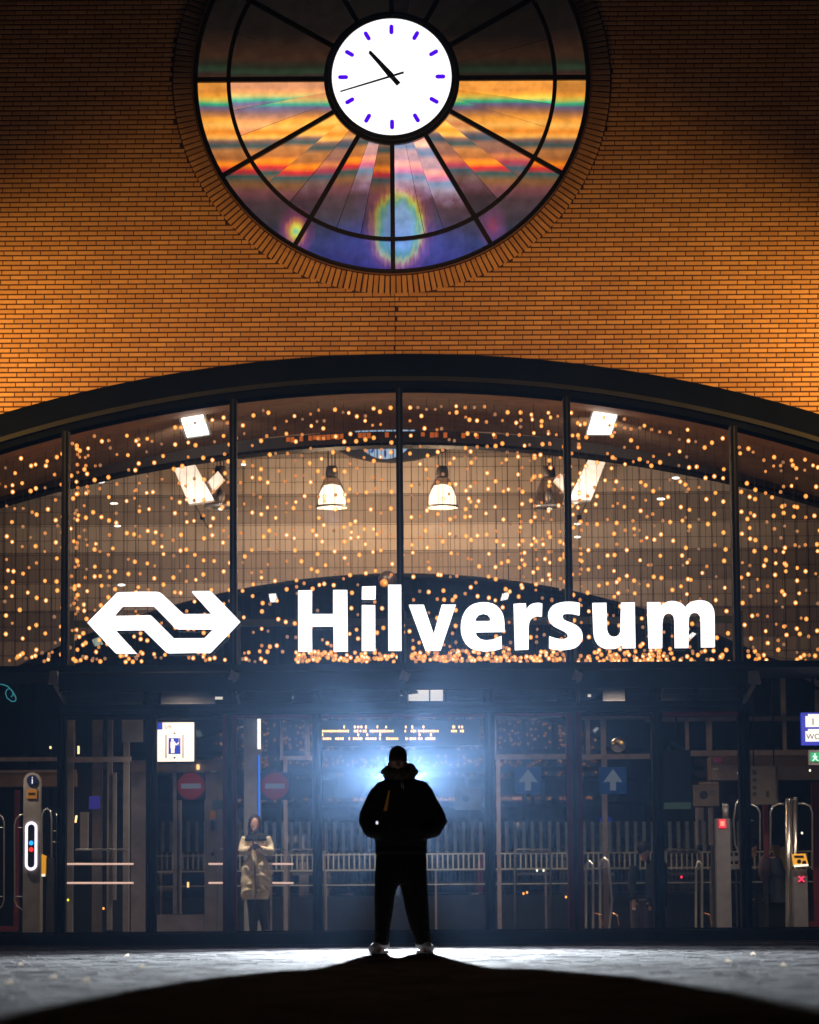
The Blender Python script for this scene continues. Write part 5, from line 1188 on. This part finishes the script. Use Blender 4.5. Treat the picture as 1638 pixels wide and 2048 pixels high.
for s, pts in ((-1, [(770, 1893, .09), (764, 1895, .02), (752, 1898, -.10), (743, 1899.5, -.17)]), (1, [(840, 1893, .09), (845, 1894, .02), (855, 1897, -.10), (862, 1898.5, -.17)])):
    t_ = MB(); q = [P(x, 1905, YM) for x, y, d_ in pts]
    q = [Vector((p.x, YM + d_, h_)) for p, (x, y, d_), h_ in zip(q, pts, (.075, .075, .055, .038))]
    t_.tube(q, [.042, .052, .050, .034], 14, flat=.95)
    t_.tube([q[0] + Vector((0, -.02, -.02)), q[0] + Vector((0, -.03, .025))], [.043, .043], 12)
    tt_ = fuse(t_, 'trainer', SHOE, man, .009, 1)
    so_ = []
    ax = (q[3] - q[0]); ax.z = 0; ax.normalize(); sd = Vector((-ax.y, ax.x, 0))
    L_ = .33; c0 = Vector((q[0].x, q[0].y, 0)) - ax * .05
    for z_ in (.0, .026):
        so_.append([c0 + ax * (L_ * (.5 - .5 * math.cos(2 * PI * k / 20))) + sd * (.05 * math.sin(2 * PI * k / 20)) * (1 + .15 * (.5 - .5 * math.cos(2 * PI * k / 20))) + Vector((0, 0, z_ + .001)) for k in range(20)])
    MB().rings(so_, True, False).build('sole', SHOESOLE, tt_)
MB().prism([[P(x, y, YM - .19) for x, y in ((777.5, 1580), (780, 1581), (774, 1622), (767, 1621))]], Vector((0, .006, 0))).build('orange_strap', STRAP, man)
MB().ell(P(754, 1645.5, YM - .165), (.012, .006, .016)).build('pocket_button', emat('button_painted_glint', (.9, .8, 1), .9), man)  # the button's glint is put in as emission
for px, y in ((802, 1575), (806, 1578)): MB().tube([P(px, 1560, YM - .14), P(px + 1, y, YM - .165)], .003, 5).build('hood_cord', WHITEP, man)

# ---- strobe on its stand, hidden behind the man
st = thing('strobe', 'white photo strobe on a thin stand hidden behind the standing man', 'studio light', (FL.x, -3, 0))
MB().tube([FL + Vector((0, -.09, 0)), FL + Vector((0, .12, 0))], .06, 16).build('lamp_head', BLACK, st)
MB().disc((FL.x, FL.y - .112, FL.z), .055, .006, 20).build('flash_tube', emat('flash_face', (.75, .88, 1), 6), st)
lx = P(768, 1700, -3).x
MB().tube([(FL.x, -2.96, FL.z - .06), (lx, -2.9, FL.z - .22), (lx, -2.9, .35)], .012, 8).build('pole', BLACK, st)
for a_ in (PI * .5, PI * .5 + .5, PI * .5 - .5): MB().tube([(lx, -2.9, .4), (lx + .1 * math.cos(a_), -2.9 + .45 * math.sin(a_), .02)], .009, 6).build('leg', BLACK, st)

# ---- people in the lobby
COATB = mat('beige_quilted_coat', (.72, .62, .44), .55, 0, .25, 9, .5, 40); HAIR = mat('dark_hair', (.012, .008, .007), .9, 0, .2, 30, .3, 80, .1); DTR = mat('dark_jeans', (.03, .028, .032), .8)
def P5(px, py, dy=0): return P(px, py, 5.9) + Vector((0, dy, 0))
S5 = 45.9 / F
wm = thing('person', 'woman in long beige quilted coat holding a phone, right of the left maroon post', 'person', (P5(512, 1879).x, 5.9, 0))
b_ = MB(); hcen = P5(510, 1650)
head(b_, hcen, .92, (.2, -1, -.35)); b_.tube([hcen + Vector((0, .02, -.06)), P5(511, 1674)], [.05, .055], 10)
b_.rings([ering(P5(512, y).x, 5.92, P5(512, y).z, w_ * S5, d_) for y, w_, d_ in ((1672, 16, .07), (1690, 19, .10), (1715, 15, .09), (1740, 19, .11), (1765, 20, .11))])
for pts in ([(504, 1760), (506, 1812), (507, 1868)], [(519, 1760), (524, 1815), (533, 1862)]):
    b_.tube([P5(*p) for p in pts], [.08, .05, .035], 10); e_ = P5(*pts[-1]); b_.tube([e_ + Vector((0, .03, -.02)), e_ + Vector((.02, -.15, -.05))], [.035, .03], 8)
for sx, pts in ((1, [(494, 1675), (489, 1703), (502, 1699)]), (-1, [(531, 1675), (537, 1703), (522, 1698)])):
    q = [P5(*pts[0]), P5(*pts[1], -.05), P5(*pts[2], -.28)]
    b_.tube(q, [.045, .038, .026], 8); hand(b_, q[2], (sx * .5, -.25, .45), (0, -.6, .5), .9)
fuse(b_, 'body', SKIN, wm, .010); eyes(hcen, wm, (.2, -1, -.35), .9)
c_ = MB()
c_.rings([ering(P5(x, y).x, 5.92, P5(x, y).z, w_ * S5, d_, 24) for x, y, w_, d_ in ((512, 1666, 12, .08), (512, 1671, 19, .11), (512, 1680, 22, .135), (512, 1692, 20, .15), (512, 1706, 17, .14), (512, 1714, 17, .14), (511, 1724, 24, .17), (511, 1738, 29, .19), (511, 1750, 28, .185), (511, 1763, 30, .195), (511, 1775, 28.5, .19), (510, 1788, 29, .19), (510, 1799, 27, .18))])
for pts in ([(493, 1675, 9.5, 0), (488, 1690, 10, .01), (486, 1702, 10, -.04), (494, 1703, 8, -.14), (500, 1700, 6.5, -.24)], [(531, 1675, 9.5, 0), (537, 1690, 10, .01), (540, 1703, 10, -.04), (531, 1702, 8, -.14), (524, 1699, 6.5, -.24)]):
    c_.tube([P5(x, y, dy) for x, y, r, dy in pts], [r * S5 for x, y, r, dy in pts], 12)
for k in range(26):
    x_ = R.uniform(486, 536); y__ = R.uniform(1722, 1792); L__ = R.uniform(7, 15); sg = 1 if x_ < 511 else -1; sl = R.uniform(-.2, 1.1) * sg
    dep_ = lambda xx: -.175 * math.sqrt(max(.1, 1 - ((xx - 511) / 31) ** 2))
    x2 = x_ + L__ * .5; x3 = x_ + L__
    c_.tube([P5(x_, y__, dep_(x_)), P5(x2, y__ - sl * L__ * .35, dep_(x2) - .012), P5(x3, y__ - sl * L__ * .8, dep_(x3))], [.010, .022, .010], 8)
fuse(c_, 'coat', COATB, wm, .011, 1)
y_ = MB(); y_.rings([ering(P5(512, y).x, 5.90, P5(512, y).z, w_ * S5, d_, 20) for y, w_, d_ in ((1666, 13, .10), (1671, 20, .13), (1678, 23.5, .15), (1682, 23, .155))]); y_.tube([P5(511, 1672, -.15), P5(511, 1700, -.185)], [.045, .02], 8)
y_.build('dark_yoke', CLOTH, wm)
h2 = MB(); h2.ell(hcen + Vector((0, .025, .035)), (.095, .10, .115)); h2.ell(hcen + Vector((-.07, .02, -.05)), (.035, .06, .10)); h2.ell(hcen + Vector((.07, .02, -.05)), (.035, .06, .10)); fuse(h2, 'hair', HAIR, wm, .012)
MB().box(P5(508, 1697, -.38), P5(519, 1689, -.37)).build('phone', BLACK, wm)
MB().box(P5(510, 1712, -.175), P5(512.5, 1798, -.215)).build('coat_placket', mat('coat_dark_seam', (.2, .16, .1), .7), wm)  # darker strip down the coat front
tz = MB()
for pts in ([(504, 1790), (506, 1822), (507, 1866)], [(519, 1790), (524, 1822), (532, 1860)]): tz.tube([P5(*p) for p in pts], [.085, .07, .055], 12)
fuse(tz, 'trousers', DTR, wm, .012)
for px, py in ((508, 1872), (534, 1867)): MB().ell(P5(px, py, -.05), (.05, .14, .05)).build('boot', BLACK, wm)
def walker(px, top, Y, lab, jacketm, trm, lean, bag=None, w_=1.0):
    q = lambda x, y, dy=0: P(x, y, Y) + Vector((0, dy, 0)); S = (40 + Y) / F
    t = thing('person', lab, 'person', (q(px, 1870).x, Y, 0)); hc2 = q(px, top + 12)
    b = MB(); head(b, hc2, .95, (.8, .6, 0)); b.tube([hc2 + Vector((0, 0, -.07)), q(px + lean * .3, top + 32)], [.05, .055], 10)
    b.rings([ering(q(px + lean * f_, 0).x, Y, q(px, y).z, r_ * S, .11) for f_, y, r_ in ((.3, top + 32, 12), (.5, top + 55, 19), (.8, top + 90, 17), (1, top + 120, 18))])
    for k in (-1, 1):
        L_ = [q(px + lean + k * 7, top + 110), q(px + lean + k * 9 - 2, 1810), q(px + lean + k * 11, 1868)]
        b.tube(L_, [.085, .055, .04], 10); b.tube([L_[2] + Vector((0, 0, -.02)), L_[2] + Vector((.13, .05, -.04))], [.04, .03], 8)
        A_ = [q(px + lean * .4 + k * 17, top + 42), q(px + lean * .7 + k * 21, top + 80, -.03), q(px + lean * .9 + k * 16, top + 112, -.1)]
        b.tube(A_, [.05, .04, .028], 8); hand(b, A_[2], (0, -.1, -1), (1 * -k, 0, 0), .9)
    fuse(b, 'body', SKIN, t, .012); eyes(hc2, t, (.8, .6, 0), .95)
    j = MB(); j.rings([ering(q(px + lean * f_, 0).x, Y, q(px, y).z, r_ * S * w_, d_) for f_, y, r_, d_ in ((.25, top + 28, 11, .08), (.35, top + 38, 20, .12), (.5, top + 58, 23, .15), (.8, top + 92, 22, .15), (1, top + 124, 23, .15))])
    for k in (-1, 1): j.tube([q(px + lean * .4 + k * 16, top + 42), q(px + lean * .7 + k * 21, top + 80, -.03), q(px + lean * .9 + k * 16, top + 110, -.1)], [.075, .065, .05], 10)
    fuse(j, 'jacket', jacketm, t, .014)
    r_ = MB()
    for k in (-1, 1): r_.tube([q(px + lean + k * 6, top + 108), q(px + lean + k * 9 - 2, 1810), q(px + lean + k * 11, 1864)], [.11, .08, .065], 12)
    fuse(r_, 'trousers', trm, t, .014)
    h = MB(); h.ell(hc2 + Vector((-.01, .0, .04)), (.095, .10, .105)); fuse(h, 'hair', HAIR, t, .014)
    for k in (-1, 1): MB().ell(q(px + lean + k * 11 + 5, 1872), (.13, .05, .045)).build('shoe', BLACK, t)
    if bag is not None: fuse(MB().ell(q(*bag[:2], -.16), (.09, .09, .20), 16, 12), 'backpack', bag[2], t, .016)
    return t
walker(1288, 1690, 6.6, 'person in a dark jacket and mauve trousers walking behind the second chrome hoop', CLOTH, mat('mauve_trousers', (.05, .035, .045), .8), -6)
walker(1503, 1682, 5.2, 'person in a dark coat with a plum backpack beside the rightmost door post', mat('dark_blue_coat', (.03, .035, .05), .8), DTR, 14, (1527, 1738, mat('plum_bag', (.07, .035, .05), .8)))

# ------------------------------------------------------------------ thin night mist in which the strobe glows
hz = MB().box((-42, -62, -1.4), (42, 36, 13.2)); hm = bpy.data.materials.new('mist'); hm.use_nodes = True; n = hm.node_tree.nodes; L = hm.node_tree.links
n.remove(n['Principled BSDF']); pvn = n.new('ShaderNodeVolumePrincipled'); pvn.inputs['Color'].default_value = (.34, .57, 1, 1)
pvn.inputs['Density'].default_value = .000185; pvn.inputs['Anisotropy'].default_value = .966
L.new(pvn.outputs[0], n['Material Output'].inputs['Volume'])
tag(hz.build('haze', hm), kind='stuff')
